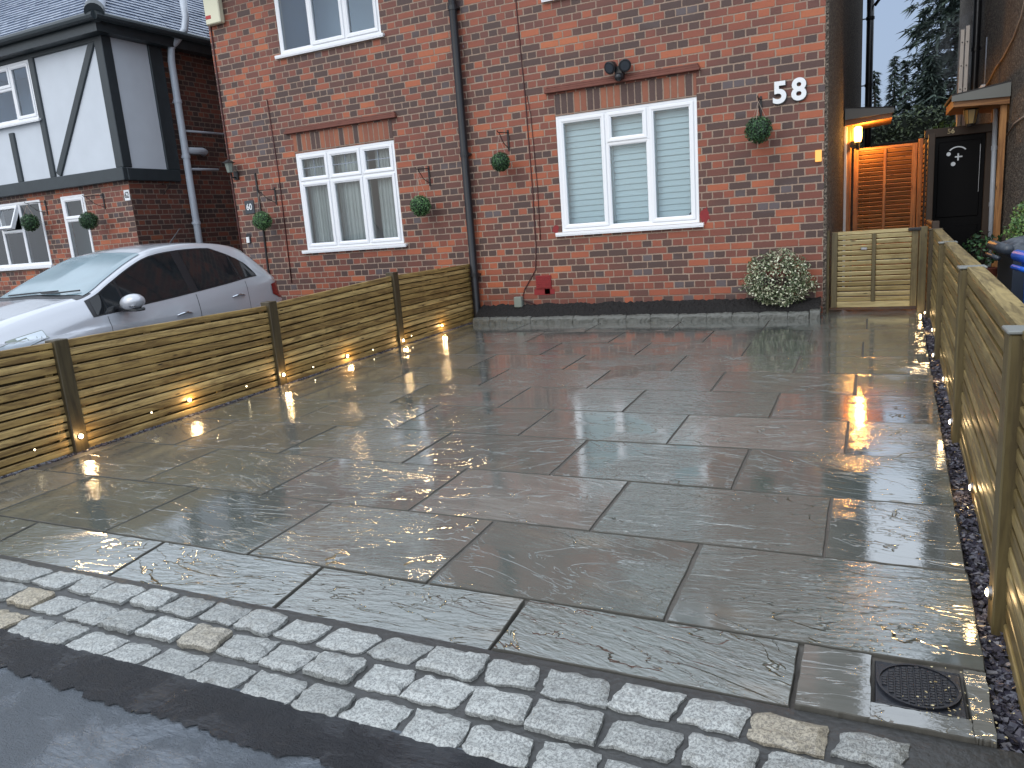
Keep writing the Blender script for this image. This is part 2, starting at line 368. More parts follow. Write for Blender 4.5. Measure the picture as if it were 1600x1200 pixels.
def glass(name, tint=(.9, .95, .96, 1), gloss=1.45):
    n = NT(name); n.t.nodes.remove(n.b)
    tr = n.n('ShaderNodeBsdfTransparent'); tr.inputs[0].default_value = tint
    gl = n.n('ShaderNodeBsdfGlossy'); gl.inputs[1].default_value = .015; fr = n.n('ShaderNodeFresnel'); fr.inputs[0].default_value = gloss
    mx = n.n('ShaderNodeMixShader'); n.l(n.M('MULTIPLY', fr.outputs[0], 1.8, clamp=True), mx.inputs[0]); n.l(tr.outputs[0], mx.inputs[1]); n.l(gl.outputs[0], mx.inputs[2])
    n.l(mx.outputs[0], n.out.inputs[0]); return n.m
M['glass'] = glass('window_glass')
M['blind'] = simple('pale_aqua_blind', srgb(206, 230, 238), .55)
M['blind_sky'] = simple('blind_with_sky_reflection', srgb(176, 202, 226), .7, var=.05, scale=1)  # pale backing behind upper panes, reflected sky put into its colour
M['curtain'] = simple('grey_net_curtain', srgb(190, 196, 194), .9, var=.25, scale=2)
M['dark_room'] = simple('dark_room', srgb(40, 45, 48), .9, var=.3, scale=1.2)
M['room'] = simple('grey_room_wall', srgb(176, 190, 192), .9, var=.1, scale=1)
def rooft():
    n = NT('wet_roof_tiles'); p = n.sep(n.geo()); ri = n.geo('Random Per Island')
    n.P(Base_Color=n.mix(n.noise(n.geo(), 30, 3), srgb(86, 98, 118), srgb(128, 140, 160)), Roughness=.3); return n.m
M['rooftile'] = rooft()
def leaf(name, stops, rough=.45):
    n = NT(name); ri = n.geo('Random Per Island'); n.P(Base_Color=n.ramp(ri, stops), Roughness=rough); return n.m
M['box_leaf'] = leaf('box_leaf', [(0, srgb(28, 52, 34)), (.6, srgb(44, 78, 46)), (.9, srgb(70, 108, 62)), (1, srgb(96, 136, 84))])
M['box_leaf_b'] = leaf('light_box_leaf', [(0, srgb(44, 74, 44)), (.6, srgb(70, 108, 62)), (.9, srgb(100, 140, 84)), (1, srgb(130, 160, 104))])
M['box_core'] = simple('box_core', srgb(20, 32, 22), .8)
M['varieg'] = leaf('variegated_leaf', [(0, srgb(44, 62, 38)), (.5, srgb(92, 108, 72)), (.66, srgb(176, 180, 146)), (1, srgb(224, 224, 200))])
M['conifer'] = leaf('conifer_needles', [(0, srgb(38, 50, 48)), (.6, srgb(56, 70, 64)), (1, srgb(80, 96, 82))], .7)
M['conifer_b'] = leaf('hedge_foliage', [(0, srgb(40, 50, 36)), (.6, srgb(60, 72, 48)), (1, srgb(84, 98, 62))], .7)
M['leaf_b'] = leaf('shrub_foliage', [(0, srgb(60, 90, 50)), (.6, srgb(92, 124, 64)), (1, srgb(130, 156, 84))], .5)
M['bark'] = simple('dark_bark', srgb(52, 44, 38), .85, var=.3, scale=20)
def emis(name, c, s):
    n = NT(name); n.P(Base_Color=(0, 0, 0, 1), Emission_Color=c, Emission_Strength=s); return n.m
M['led'] = emis('warm_led_lens', (1, .74, .42, 1), 45)
M['led_r'] = emis('warm_led_lens_far_side', (1, .76, .45, 1), 9)
M['led_s'] = emis('small_warm_led_lens', (1, .8, .45, 1), 9)
M['lampglass'] = emis('amber_lamp_glass', (1, .47, .10, 1), 8.5)
M['steel'] = simple('brushed_steel', srgb(170, 172, 174), .3, metal=1.)
M['alu'] = simple('aluminium', srgb(176, 168, 160), .4, metal=.6)
def paint():
    n = NT('silver_car_paint'); f = n.noise(n.geo(), 900, 1)
    n.P(Base_Color=n.mix(f, srgb(174, 177, 184), srgb(194, 197, 203)), Metallic=.25, Roughness=.32, Coat_Weight=1., Coat_Roughness=.04); 
    n.l(n.bump(n.step(n.noise(n.geo(), 95, 1), .62, .7), .12, .001), n.b.inputs['Coat Normal']); return n.m
M['paint'] = paint()
M['carglass'] = simple('dark_car_glass', (.012, .014, .016, 1), .04)
M['screen'] = simple('rainy_sky_windscreen', srgb(112, 134, 142), .16, IOR=1.9, var=.2, scale=3)  # base colour kept pale to carry the sky's reflection in the screen
M['rubber'] = simple('rubber', (.02, .02, .02, 1), .7)
M['chrome'] = simple('chrome', srgb(200, 204, 210), .12, metal=1.)
M['lens_red'] = simple('red_lens', srgb(120, 22, 26), .15)
M['headlens'] = simple('clear_headlight', srgb(205, 214, 222), .1)
M['bin_grey'] = simple('charcoal_bin_plastic', srgb(52, 58, 66), .35, var=.1, scale=10)
M['bin_blue'] = simple('blue_bin_plastic', srgb(22, 92, 200), .4)
M['gate_black'] = simple('black_gloss_gate', srgb(9, 9, 11), .5, var=.3, scale=4, Specular_IOR_Level=.12)
M['darkwood'] = simple('dark_stained_wood', srgb(56, 42, 30), .6, var=.3, scale=9)
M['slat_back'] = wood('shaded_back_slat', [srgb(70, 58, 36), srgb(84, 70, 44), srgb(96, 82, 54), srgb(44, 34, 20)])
M['chips'] = leaf('pale_wood_chips', [(0, srgb(150, 130, 90)), (1, srgb(226, 214, 170))])
M['castiron'] = simple('wet_cast_iron', srgb(32, 34, 40), .3, bump=.3, bscale=120)
M['rope'] = simple('pale_twine', srgb(170, 152, 138), .8)
M['pot'] = simple('terracotta_pot', srgb(110, 56, 44), .7)
# ---------------------------------------------------------------- the setting: ground, paving, kerb, road
def gz(y): return -.0924 + .0243*(max(-7.15, min(y, .3)) + .299)
ROWY = [-6.549] + [-(.299 + (11-l)*.5945) for l in range(1, 12)]
X0 = [-2.456, -2.875, -3.342, -2.852, -3.306, -2.825, -2.37, -1.876, -2.339, -2.777, -2.32]
def edgeR(y): return .915 + .0235*y
def edgeL(y): return -4.045 + .055*y
tints = []
def slab(mb, x0, x1, y0, y1, tint, front=0., gap=.0052, xr=None):
    """one riven slab: ragged outline, chamfered lip, thickness"""
    x0 += gap; x1 -= gap; y0 += gap*.8; y1 -= gap*.8
    ha, hb = rnd.uniform(-.0015, .0015), rnd.uniform(-.0015, .0015); c = rnd.uniform(-.002, .002)
    pts = []
    def side(a, b, n):
        for i in range(n):
            t = i/n; pts.append((a[0]+(b[0]-a[0])*t + rnd.uniform(-.0018, .0018), a[1]+(b[1]-a[1])*t + rnd.uniform(-.0018, .0018)))
    XR = xr or (x1, x1)
    side((x0, y0), (XR[0]-(gap if xr else 0), y0), 14); side((XR[0]-(gap if xr else 0), y0), (XR[1]-(gap if xr else 0), y1), 9)
    side((XR[1]-(gap if xr else 0), y1), (x0, y1), 14); side((x0, y1), (x0, y0), 9)
    cx = sum(p[0] for p in pts)/len(pts); cy = sum(p[1] for p in pts)/len(pts)
    def z(x, y, d): return gz(y) + d + ha*(x-cx)*2 + hb*(y-cy)*3 - front*max(0, (y1-y))/max(.01, y1-y0)
    n0 = len(mb.v); N = len(pts)
    for k, (ins, d) in enumerate(((.003, 0), (.0005, -.003), (0, -.05))):
        for (x, y) in pts:
            L = math.hypot(x-cx, y-cy); xx = x-(x-cx)/L*ins; yy = y-(y-cy)/L*ins
            mb.v.append((xx, yy, z(xx, yy, d)))
    mb.f.append(tuple(n0+i for i in range(N))); mb.mi.append(0)
    for k in (0, 1):
        for i in range(N):
            j = (i+1) % N; mb.f.append((n0+k*N+j, n0+k*N+i, n0+(k+1)*N+i, n0+(k+1)*N+j)); mb.mi.append(1)
    tints.extend([tint]*(3*N))
mb = MB()
for r in range(11):
    ya, yb = ROWY[r], ROWY[r+1]; k = -3
    while True:
        xa = X0[r] + .915*k; xb = xa + .915
        l = edgeL((ya+yb)/2)
        if xb < l + .12: k += 1; continue
        if xa > edgeR(yb) - .05: break
        a = max(xa, l)
        last = xb > edgeR(ya) - .12
        tint = (rnd.random(), rnd.random(), rnd.random(), 1)
        fr = .009 if r == 0 else 0
        if r == 0:
            if k <= 1: fr = .022; tint = (tint[0]*.3+.2, .1, .90, 1)
            elif k == 2: fr = .010; tint = (.9, .4, .9, 1)
            else:
                t2 = (.35, .98, .25, 1)
                slab(mb, xa, .4845, ya, yb, t2); slab(mb, .704, edgeR(ya), ya, yb, t2, xr=(edgeR(ya), edgeR(yb)))
                slab(mb, .4725, .712, ya, -6.474, t2, gap=.002); break
        if r == 1 and k == 3: tint = (.3, .35, .55, 1)
        if r == 2 and k == 2: tint = (.7, 1., .2, 1)
        if last: slab(mb, a, xb, ya, yb, tint, fr, xr=(edgeR(ya)+rnd.uniform(-.006, .004), edgeR(yb)+rnd.uniform(-.006, .004))); break
        slab(mb, a, xb, ya, yb, tint, fr, gap=.0052 + (.004 if rnd.random() < .25 else 0))
        k += 1
slab(mb, -.012, .9, -.299, .29, (.4, .4, .3, 1), xr=(edgeR(-.299), edgeR(.29)))
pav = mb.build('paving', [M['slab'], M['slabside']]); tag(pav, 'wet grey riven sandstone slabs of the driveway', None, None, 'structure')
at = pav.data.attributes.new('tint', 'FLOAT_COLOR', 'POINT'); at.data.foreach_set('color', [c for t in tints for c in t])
b = MB()
def jf(u, v):
    y = -6.60+6.9*v; a, c = (edgeL(y)-.01, edgeR(y)-.012); return (a+(c-a)*u, y, gz(y)-.0062-.027*max(0, min(1, (-6.20-y)/.15))+.002*noise.noise(Vector((u*90, v*110, 0))))
b.grid(jf, 60, 160)
tag(b.build('paving_joints', M['joint']), kind='structure')
# granite setts
b = MB(); rr = random.Random(3)
for row in range(3):
    y = -6.585 - .0725 - .146*row; x = -4.9 + row*.07
    while x < .60:
        L = rr.uniform(.150, .200); W = rr.uniform(.053, .060)
        if x + L > .68: break
        cx, cy = x+L/2, y+rr.uniform(-.006, .006); hx, hy = L/2, W; z0 = gz(y)+rr.uniform(.004, .016); rot = rr.uniform(-.035, .035)
        n0 = len(b.v); nu, nv = 9, 7; sx = rr.uniform(-.012, .012); sd = Vector((rr.uniform(0, 99), rr.uniform(0, 99), 0))
        for i in range(nu+1):
            for j in range(nv+1):
                u = i/nu*2-1; v = j/nv*2-1
                ru = 1 - .04*abs(v)**8; rv = 1 - .05*abs(u)**8
                px = u*hx*ru + sx*v + .007*noise.noise(sd+Vector((u*2, v*2, 3)))*1.6; py = v*hy*rv + .008*noise.noise(sd+Vector((u*2.5, v*2, 9)))*1.6
                e = max(abs(u), abs(v)); zz = z0 - (.010 if e > .99 else 0) + .006*noise.noise(sd+Vector((u*2.2, v*2.2, 0))) + .002*noise.noise(sd+Vector((u*7, v*7, 0)))
                if e > .99: px *= 1.02; py *= 1.03
                b.v.append((cx+px*math.cos(rot)-py*math.sin(rot), cy+px*math.sin(rot)+py*math.cos(rot), zz))
        for i in range(nu):
            for j in range(nv):
                a = n0+i*(nv+1)+j; b.f.append((a, a+nv+1, a+nv+2, a+1)); b.mi.append(0)
        ring = [n0+i*(nv+1) for i in range(nu+1)] + [n0+nu*(nv+1)+j for j in range(1, nv+1)] + [n0+i*(nv+1)+nv for i in range(nu-1, -1, -1)] + [n0+j for j in range(nv-1, 0, -1)]
        m0 = len(b.v)
        for q in ring: vx = b.v[q]; b.v.append((vx[0], vx[1], vx[2]-.05))
        for i in range(len(ring)):
            j = (i+1) % len(ring); b.f.append((ring[j], ring[i], m0+i, m0+j)); b.mi.append(0)
        x += L + rr.uniform(.016, .028)
s = b.build('granite_sett_strip', M['granite']); tag(s, 'three rows of pale granite setts along the street edge', kind='structure')
b = MB(); b.grid(lambda u, v: (-5.2+6.5*u, -7.03+.479*v, gz(-7.03+.479*v)-.009-.004*max(0, (v-.9)/.1)+.004*noise.noise(Vector((u*70, v*6, 0)))), 130, 12)
tag(b.build('mortar_bed', M['mortar'], smooth=True), kind='structure')
# tarmac: a fresh dark strip, then the old pavement
def ragged(x, s): return .020*noise.noise(Vector((x*2.2, s, 0))) + .014*noise.noise(Vector((x*11, s, 0))) + .012*noise.noise(Vector((x*37, s, 0))) + .007*noise.noise(Vector((x*90, s, 0)))
b = MB(); b.grid(lambda u, v: (-6+12*u, -7.0 + (-.17 + ragged(-6+12*u, 5)*1.7)*(1-v), gz(-7.08)-.001 + .005*math.sin(v*2.2) + .003*noise.noise(Vector((u*400, v*9, 0)))), 900, 8)
tag(b.build('tarmac_repair', M['tar_new'], smooth=True), kind='structure')
b = MB(); b.grid(lambda u, v: (-40+80*u, -16+9.02*v, gz(-7.15) - .005), 8, 4)
tag(b.build('street_pavement', M['tar_old']), kind='structure')
b = MB(); b.quad((-250, -250, -.36), (250, -250, -.36), (250, 400, -.36), (-250, 400, -.36)); tag(b.build('ground', M['earth']), kind='structure')
b = MB(); b.box(-9.6, -4.42, -7.02, -.001, -.36, -.292); b.box(-9.6, -4.1, .001, 12, -.36, -.28); tag(b.build('neighbour_driveway', M['concrete']), kind='structure')
b = MB(); b.box(-16, -9.6, -7.0, -.3, -.36, -.25); tag(b.build('front_garden_paving', M['concrete']), kind='structure')
b = MB(); b.box(-.02, 3.6, .292, 12, -.36, -.10); b.box(1.02, 3.6, -7.02, .292, -.36, -.22); tag(b.build('side_path', M['concrete']), kind='structure')
b = MB(); b.quad((-40, 12, -.14), (60, 12, -.14), (60, 90, -.14), (-40, 90, -.14)); tag(b.build('back_garden_lawn', M['grass']), kind='structure')
# planting bed: soil and stone kerb
b = MB()
def soilf(u, v):
    x = -4.0 + 3.985*u; y = -.215 + .215*v
    return (x, y, -.03 + .135*v**.6 + .022*noise.noise(Vector((x*5, y*9, 0))) + .016*noise.noise(Vector((x*23, y*23, 2))) + .009*noise.noise(Vector((x*60, y*60, 4))))
b.grid(soilf, 420, 26); tag(b.build('bed_soil', M['soil']), kind='structure')
b = MB()
def stone(x0, x1, y0, y1, zt):
    sd = rnd.uniform(0, 99)
    def f(u, v):
        # profile: front foot, up the face, over the top, back down
        pr = [(y0, -.12), (y0+.002, zt-.03), (y0+.012, zt-.006), (y0+.03, zt), ((y0+y1)/2, zt+.003), (y1-.02, zt), (y1, zt-.05)]
        q = v*(len(pr)-1); i = min(int(q), len(pr)-2); t = q-i
        y = pr[i][0]*(1-t)+pr[i+1][0]*t; z = pr[i][1]*(1-t)+pr[i+1][1]*t; x = x0+(x1-x0)*u
        n = .011*noise.noise(Vector((x*14+sd, v*5, 0))) + .008*noise.noise(Vector((x*40+sd, v*13, 3)))
        if i in (0,): y += n
        else: z += n; y += n*.6
        if u in (0, 1): z -= .006
        return (x, y, z)
    b.grid(f, max(6, int((x1-x0)*60)), 14)
x = -4.0
while x < -.16:
    L = rnd.uniform(.22, .34)
    x1 = min(x+L, -.11); stone(x, x1-.004, -.299, -.205, -.02+rnd.uniform(-.004, .004)); x = x1
    if x >= -.115: break
stone(-.105, -.006, -.299, -.02, .0)
tag(b.build('bed_kerb', M['kerbstone'], smooth=False), 'rough stone kerb of the planting bed', kind='structure')
# slate chippings in the gravel margins
b = MB(); b.grid(lambda u, v: (.90+.0235*(-7+7.3*v)+.16*u, -7+7.3*v, gz(-7+7.3*v)-.06+.006*noise.noise(Vector((u*9, v*90, 0)))), 4, 120)
b.grid(lambda u, v: (-4.13+.055*(-7+7*v)+.10*u, -7+7*v, gz(-7+7*v)-.014), 2, 60)
tag(b.build('gravel_bed', M['joint']), kind='structure')
b = MB(); rr = random.Random(11)
def chip(x, y, z, s):
    m = Matrix.Translation((x, y, z)) @ Matrix.Rotation(rr.uniform(0, 6.3), 4, 'Z') @ Matrix.Rotation(rr.uniform(-.6, .6), 4, 'X') @ Matrix.Rotation(rr.uniform(-.6, .6), 4, 'Y')
    a, c, t = s*rr.uniform(.6, 1.2), s*rr.uniform(.35, .8), s*rr.uniform(.1, .25)
    b.box(-a, a, -c, c, -t, t, m, jit=s*.18)
for i in range(5200):
    y = -7 + 7.2*rr.random()**1.25; x = edgeR(y) + .004 + rr.random()*.115
    chip(x, y, gz(y)-.045+rr.random()*.014, .011)
for i in range(1500):
    y = -6.9 + 6.7*rr.random(); x = edgeL(y) - .004 - rr.random()*.055
    chip(x, y, gz(y)-.006+rr.random()*.006, .009)
tag(b.build('slate_chippings', M['slate']), 'purple grey slate chippings along both fences', 'chippings', kind='stuff')
b = MB()
for i in range(120):
    t = rr.random()
    if t < .45: x, y, z = rr.gauss(.66, .07), rr.gauss(-6.42, .06), 0
    elif t < .75: y = -7+3.8*rr.random(); x = edgeR(y)+rr.uniform(-.02, .11); z = -.03 if x > edgeR(y) else 0
    else: x, y, z = rr.uniform(-3.5, .8), rr.uniform(-6.5, -1), 0
    m = Matrix.Translation((x, y, gz(y)+.004+z)) @ Matrix.Rotation(rr.uniform(0, 6.3), 4, 'Z') @ Matrix.Rotation(rr.uniform(-.5, .5), 4, 'X')
    s_ = rr.uniform(.0015, .0055); b.poly([m @ Vector((s_*math.cos(a)*rr.uniform(.5, 1.2), s_*.6*math.sin(a)*rr.uniform(.5, 1.2), rr.uniform(-.0008, .0008))) for a in (0, 1.1, 2.2, 3.3, 4.4, 5.3)])
tag(b.build('wood_chip_litter', M['chips']), 'pale wood shavings scattered on the wet slabs and drain cover', 'litter', kind='stuff')
# drain cover
t = thing('drain_cover', 'square cast iron drain cover with round patterned lid set in the front slab', 'drain cover', (.59, -6.365, gz(-6.365)))
b = MB(); z = gz(-6.36)-.006
b.cbox(.488, .700, -6.468, -6.262, z-.02, z, .002); b.build('frame', M['castiron'], t)
b = MB(); c0 = (.594, -6.365)
b.tube([(c0[0], c0[1], z-.004), (c0[0], c0[1], z+.004)], .101, 40)
for ra, rb in ((.095, .102),):
    N = 48
    for i in range(N):
        a0, a1 = 2*math.pi*i/N, 2*math.pi*(i+1)/N
        P = lambda r, a, h: (c0[0]+r*math.cos(a), c0[1]+r*math.sin(a), h)
        b.quad(P(ra, a0, z+.008), P(rb, a0, z+.008), P(rb, a1, z+.008), P(ra, a1, z+.008)); b.quad(P(ra, a0, z+.004), P(ra, a0, z+.008), P(ra, a1, z+.008), P(ra, a1, z+.004)); b.quad(P(rb, a0, z+.008), P(rb, a0, z), P(rb, a1, z), P(rb, a1, z+.008))
for i in range(-6, 7):
    for j in range(-8, 9):
        x, y = i*.0165, j*.0125+(i % 2)*.006
        if math.hypot(x, y) < .088: b.cbox(c0[0]+x-.0062, c0[0]+x+.0062, c0[1]+y-.0042, c0[1]+y+.0042, z+.003, z+.0085, .001)
b.build('lid', M['castiron'], t)

# ---------------------------------------------------------------- window, wall and text builders
def bar(mb, x0, x1, y0, y1, z0, z1, b=.004): mb.cbox(x0, x1, y0, y1, z0, z1, b)
def ring(mb, x0, x1, z0, z1, w, yf, yb, step=.012, mat=None):
    """mitred rectangular frame: outer lip, face, inner slope"""
    prof = [(0, yb), (0, yf+.004), (.004, yf), (w*.55, yf), (w*.72, yf+step*.8), (w, yf+step*1.6), (w, yb)]
    n0 = len(mb.v); C = [(x0, z0, 1, 1), (x1, z0, -1, 1), (x1, z1, -1, -1), (x0, z1, 1, -1)]
    for (x, z, dx, dz) in C:
        for (i, y) in prof:
            p = Vector((x+dx*i, y, z+dz*i)); mb.v.append(tuple(mat @ p if mat else p))
    k = len(prof)
    for c in range(4):
        d = (c+1) % 4
        for i in range(k-1): mb.f.append((n0+c*k+i, n0+d*k+i, n0+d*k+i+1, n0+c*k+i+1)); mb.mi.append(mb.cur)
def window(house, x0, x1, z0, z1, cells, y=0., sill=True, label=None, leads=(), openc=None, rx=None):
    """cells: (x0,x1,z0,z1,sash) inside the frame; returns the frame part"""
    f = MB(); ring(f, x0, x1, z0, z1, .045, y+.006, y+.085, .004)
    xs = sorted({c[0] for c in cells} | {c[1] for c in cells}); zs = sorted({c[2] for c in cells} | {c[3] for c in cells})
    for i, c in enumerate(cells):
        for d in cells[i+1:]:
            if abs(c[1]-d[0]) < 1e-6 and min(c[3], d[3])-max(c[2], d[2]) > .05: bar(f, c[1]-.018, c[1]+.018, y+.010, y+.08, max(max(c[2], d[2]), z0+.04), min(min(c[3], d[3]), z1-.04))
            if (abs(c[3]-d[2]) < 1e-6 or abs(d[3]-c[2]) < 1e-6) and abs(c[0]-d[0]) < 1e-6:
                zz = c[3] if abs(c[3]-d[2]) < 1e-6 else c[2]; bar(f, c[0]+.012, c[1]-.012, y+.009, y+.082, zz-.018, zz+.018)
    mats = [None]*len(cells)
    for i, c in enumerate(cells):
        ax0 = c[0] + (.04 if abs(c[0]-x0) < 1e-6 else .014); ax1 = c[1] - (.04 if abs(c[1]-x1) < 1e-6 else .014)
        az0 = c[2] + (.04 if abs(c[2]-z0) < 1e-6 else .014); az1 = c[3] - (.04 if abs(c[3]-z1) < 1e-6 else .014)
        if openc == i:
            mats[i] = Matrix.Translation((0, y, az1)) @ Matrix.Rotation(R(-24), 4, 'X') @ Matrix.Translation((0, -y, -az1))
        if c[4]: ring(f, ax0, ax1, az0, az1, .048, y-.004, y+.06, .006, mats[i]); g = .046
        else: ring(f, ax0-.004, ax1+.004, az0-.004, az1+.004, .02, y+.012, y+.06, .004); g = .015
        cells[i] = (*c[:5], ax0+g, ax1-g, az0+g, az1-g)
    fr = f.build('window', M['upvc'], house); 
    if label: fr['label'] = label
    for i, c in enumerate(cells):
        p = MB(); p.quad(*[(mats[i] @ Vector(q) if mats[i] else q) for q in ((c[5], y+.03, c[7]), (c[6], y+.03, c[7]), (c[6], y+.03, c[8]), (c[5], y+.03, c[8]))]); p.build('pane', M['glass'], fr)
        if i in leads:
            q = MB(); zm = (c[7]+c[8])/2; xm = (c[5]+c[6])/2; q.box(c[5], c[6], y+.024, y+.029, zm-.004, zm+.004); q.box(xm-.003, xm+.003, y+.0235, y+.0285, c[7], c[8]); 
            q.build('lead_strip', M['lead'], fr)
    if sill:
        s_ = MB(); s_.cbox(x0-.07, x1+.05, y-.045, y+.05, z0-.034, z0-.002, .004); s_.cbox(x0-.068, x1+.048, y-.043, y-.018, z0-.046, z0-.0345, .003); s_.build('sill', M['upvc'], fr)
    return fr
def wall(name, x0, x1, z0, z1, y, holes, mat, parent, rev=.12, thick=.25):
    b = MB(); xs = sorted({x0, x1, *[h[0] for h in holes], *[h[1] for h in holes]}); zs = sorted({z0, z1, *[h[2] for h in holes], *[h[3] for h in holes]})
    for i in range(len(xs)-1):
        for j in range(len(zs)-1):
            cx, cz = (xs[i]+xs[i+1])/2, (zs[j]+zs[j+1])/2
            if any(h[0] < cx < h[1] and h[2] < cz < h[3] for h in holes): continue
            b.quad((xs[i], y, zs[j]), (xs[i+1], y, zs[j]), (xs[i+1], y, zs[j+1]), (xs[i], y, zs[j+1]))
    for (a, c, d, e) in holes:
        b.quad((a, y, d), (a, y, e), (a, y+rev, e), (a, y+rev, d)); b.quad((c, y, e), (c, y, d), (c, y+rev, d), (c, y+rev, e))
        b.quad((a, y, e), (c, y, e), (c, y+rev, e), (a, y+rev, e)); b.quad((c, y, d), (a, y, d), (a, y+rev, d), (c, y+rev, d))
    b.quad((x0, y, z1), (x1, y, z1), (x1, y+thick, z1), (x0, y+thick, z1))
    return b.build(name, mat, parent)
def room(parent, x0, x1, z0, z1, y, d=1.2, mat='dark_room'):
    b = MB(); a, c = x0-.1, x1+.1; b.quad((a, y+d, z0-.3), (c, y+d, z0-.3), (c, y+d, z1+.1), (a, y+d, z1+.1))
    b.quad((a, y+.13, z0-.3), (a, y+d, z0-.3), (a, y+d, z1+.1), (a, y+.13, z1+.1)); b.quad((c, y+d, z0-.3), (c, y+.13, z0-.3), (c, y+.13, z1+.1), (c, y+d, z1+.1))
    b.quad((a, y+.13, z0-.3), (c, y+.13, z0-.3), (c, y+d, z0-.3), (a, y+d, z0-.3)); b.quad((a, y+d, z1+.1), (c, y+d, z1+.1), (c, y+.13, z1+.1), (a, y+.13, z1+.1))
    return b.build('room_interior', M[mat], parent)
def text_mesh(name, s, size, mat, parent, loc, rot=(math.pi/2, 0, 0), ext=.004, off=0, bev=0, sx=1):
    cu = bpy.data.curves.new(name, 'FONT'); cu.body = s; cu.size = size; cu.extrude = ext; cu.offset = off; cu.bevel_depth = bev; cu.align_x = 'CENTER'; cu.align_y = 'CENTER'; cu.resolution_u = 6
    o = bpy.data.objects.new(name, cu); col.objects.link(o); bpy.context.view_layer.update()
    me = bpy.data.meshes.new_from_object(o.evaluated_get(bpy.context.evaluated_depsgraph_get())); bpy.data.objects.remove(o)
    from mathutils import Euler
    me.transform(Matrix.Translation(loc) @ Euler(rot).to_matrix().to_4x4() @ Matrix.Scale(sx, 4, (1, 0, 0)))
    me.materials.clear(); me.materials.append(mat)
    o = bpy.data.objects.new(name, me); col.objects.link(o)
    if parent is not None: o.parent = parent; o.matrix_parent_inverse = Matrix.Translation(-parent.location) if parent.parent is None else Matrix()
    return o
def roof_slope(b, p0, p1, up, rows, g=.1, tw=.17, shrink0=0, shrink1=0, lift=.014):
    """overlapping tiles laid in courses from eave p0-p1 upward along vector up (per course)"""
    p0, p1, up = Vector(p0), Vector(p1), Vector(up); e = (p1-p0).normalized(); nrm = e.cross(up).normalized(); nrm = nrm if nrm.z > 0 else -nrm
    for i in range(rows):
        a = p0 + up*i + e*shrink0*i; c = p1 + up*i - e*shrink1*i; L = (c-a).dot(e)
        if L < .1: break
        t = -(tw/2 if i % 2 else 0)
        while t < L:
            u0, u1 = max(0, t)+.0015, min(L, t+tw)-.0015; t += tw
            if u1-u0 < .01: continue
            h = lift*(1+rnd.uniform(-.2, .35)); A, B = a+e*u0, a+e*u1
            b.quad(A+nrm*h, B+nrm*h, B+up*1.02+nrm*.002, A+up*1.02+nrm*.002); b.quad(A, B, B+nrm*h, A+nrm*h)
# ---------------------------------------------------------------- brick houses 58 and 60 (a joined pair)
def lintel(house, x0, x1, xa, xb):
    b = MB(); b.box(x0, x1, -.004, .06, 2.252, 2.485); b.build('lintel', M['soldier'], house)
    b = MB(); b.cbox(xa, xb, -.055, .01, 2.505, 2.532, .004); b.cbox(xa+.01, xb-.01, -.04, .01, 2.533, 2.556, .004); b.cbox(xa+.02, xb-.02, -.03, .01, 2.557, 2.578, .004)
    b.build('drip_course', M['tercot'], house)
H58 = thing('brick_house', 'multi red brick house with large white numerals 58 and white blinds in its window', 'house', (-1.9, 0, -.1))
wh = [(-2.86, -1.25, .945, 2.252), (-2.86, -1.25, 3.51, 4.80)]
wall('front_wall', -3.97, 0, -.3, 5.05, 0, wh, M['brick'], H58)
b = MB(); b.quad((.0, 0, -.3), (.03, 0.012, -.3), (.03, .012, 5.05), (0, .0, 5.05)); b.quad((.03, .012, -.3), (.2, 8.5, -.3), (.2, 8.5, 5.05), (.03, .012, 5.05))
b.quad((.2, 8.5, -.3), (-3.97, 8.5, -.3), (-3.97, 8.5, 5.05), (.2, 8.5, 5.05)); b.build('side_wall', M['pebble'], H58)
b = MB(); roof_slope(b, (-3.97, -.38, 4.9), (.5, -.38, 4.9), (0, .085, .055), 54, tw=.2); b.quad((.5, -.38, 4.88), (-3.97, -.38, 4.88), (-3.97, 4.2, 7.84), (.5, 4.2, 7.84))
b.quad((-3.97, 8.9, 4.88), (.5, 8.9, 4.88), (.5, 4.2, 7.86), (-3.97, 4.2, 7.86)); rf = b.build('roof', M['rooftile'], H58)
b = MB(); b.box(-3.97, .45, -.42, -.38, 4.80, 4.93); b.tube([(-3.97, -.47, 4.88), (.45, -.47, 4.88)], .055, 10); b.build('gutter', M['black'], rf)
window(H58, -2.86, -1.25, .945, 2.252, [(-2.86, -2.265, .945, 2.252, 1), (-2.265, -1.785, 1.885, 2.252, 1), (-2.265, -1.785, .945, 1.885, 0), (-1.785, -1.25, .945, 2.252, 1)])
window(H58, -2.86, -1.25, 3.51, 4.80, [(-2.86, -2.3, 3.51, 4.80, 0), (-2.3, -1.8, 3.51, 4.80, 1), (-1.8, -1.25, 3.51, 4.80, 1)])
room(H58, -2.86, -1.25, .945, 2.252, 0, .6, 'room'); room(H58, -2.86, -1.25, 3.51, 4.80, 0, .8, 'blind_sky')
lintel(H58, -2.86, -1.25, -2.96, -1.205)
for (xa, xb) in ((-2.82, -2.30), (-2.25, -1.80), (-1.75, -1.29)):
    b = MB(); z = .965
    b.box(xa-.004, xa+.018, .125, .15, .95, 2.25); b.box(xb-.018, xb+.004, .125, .15, .95, 2.25)
    while z < 2.23:
        m = Matrix.Translation((0, .14, z+.035)) @ Matrix.Rotation(R(-17), 4, 'X'); b.cbox(xa+.02, xb-.02, -.004, .004, -.034, .034, .002, m); z += .066
    b.build('blind', M['blind'], H58)
rr_ = random.Random(4)
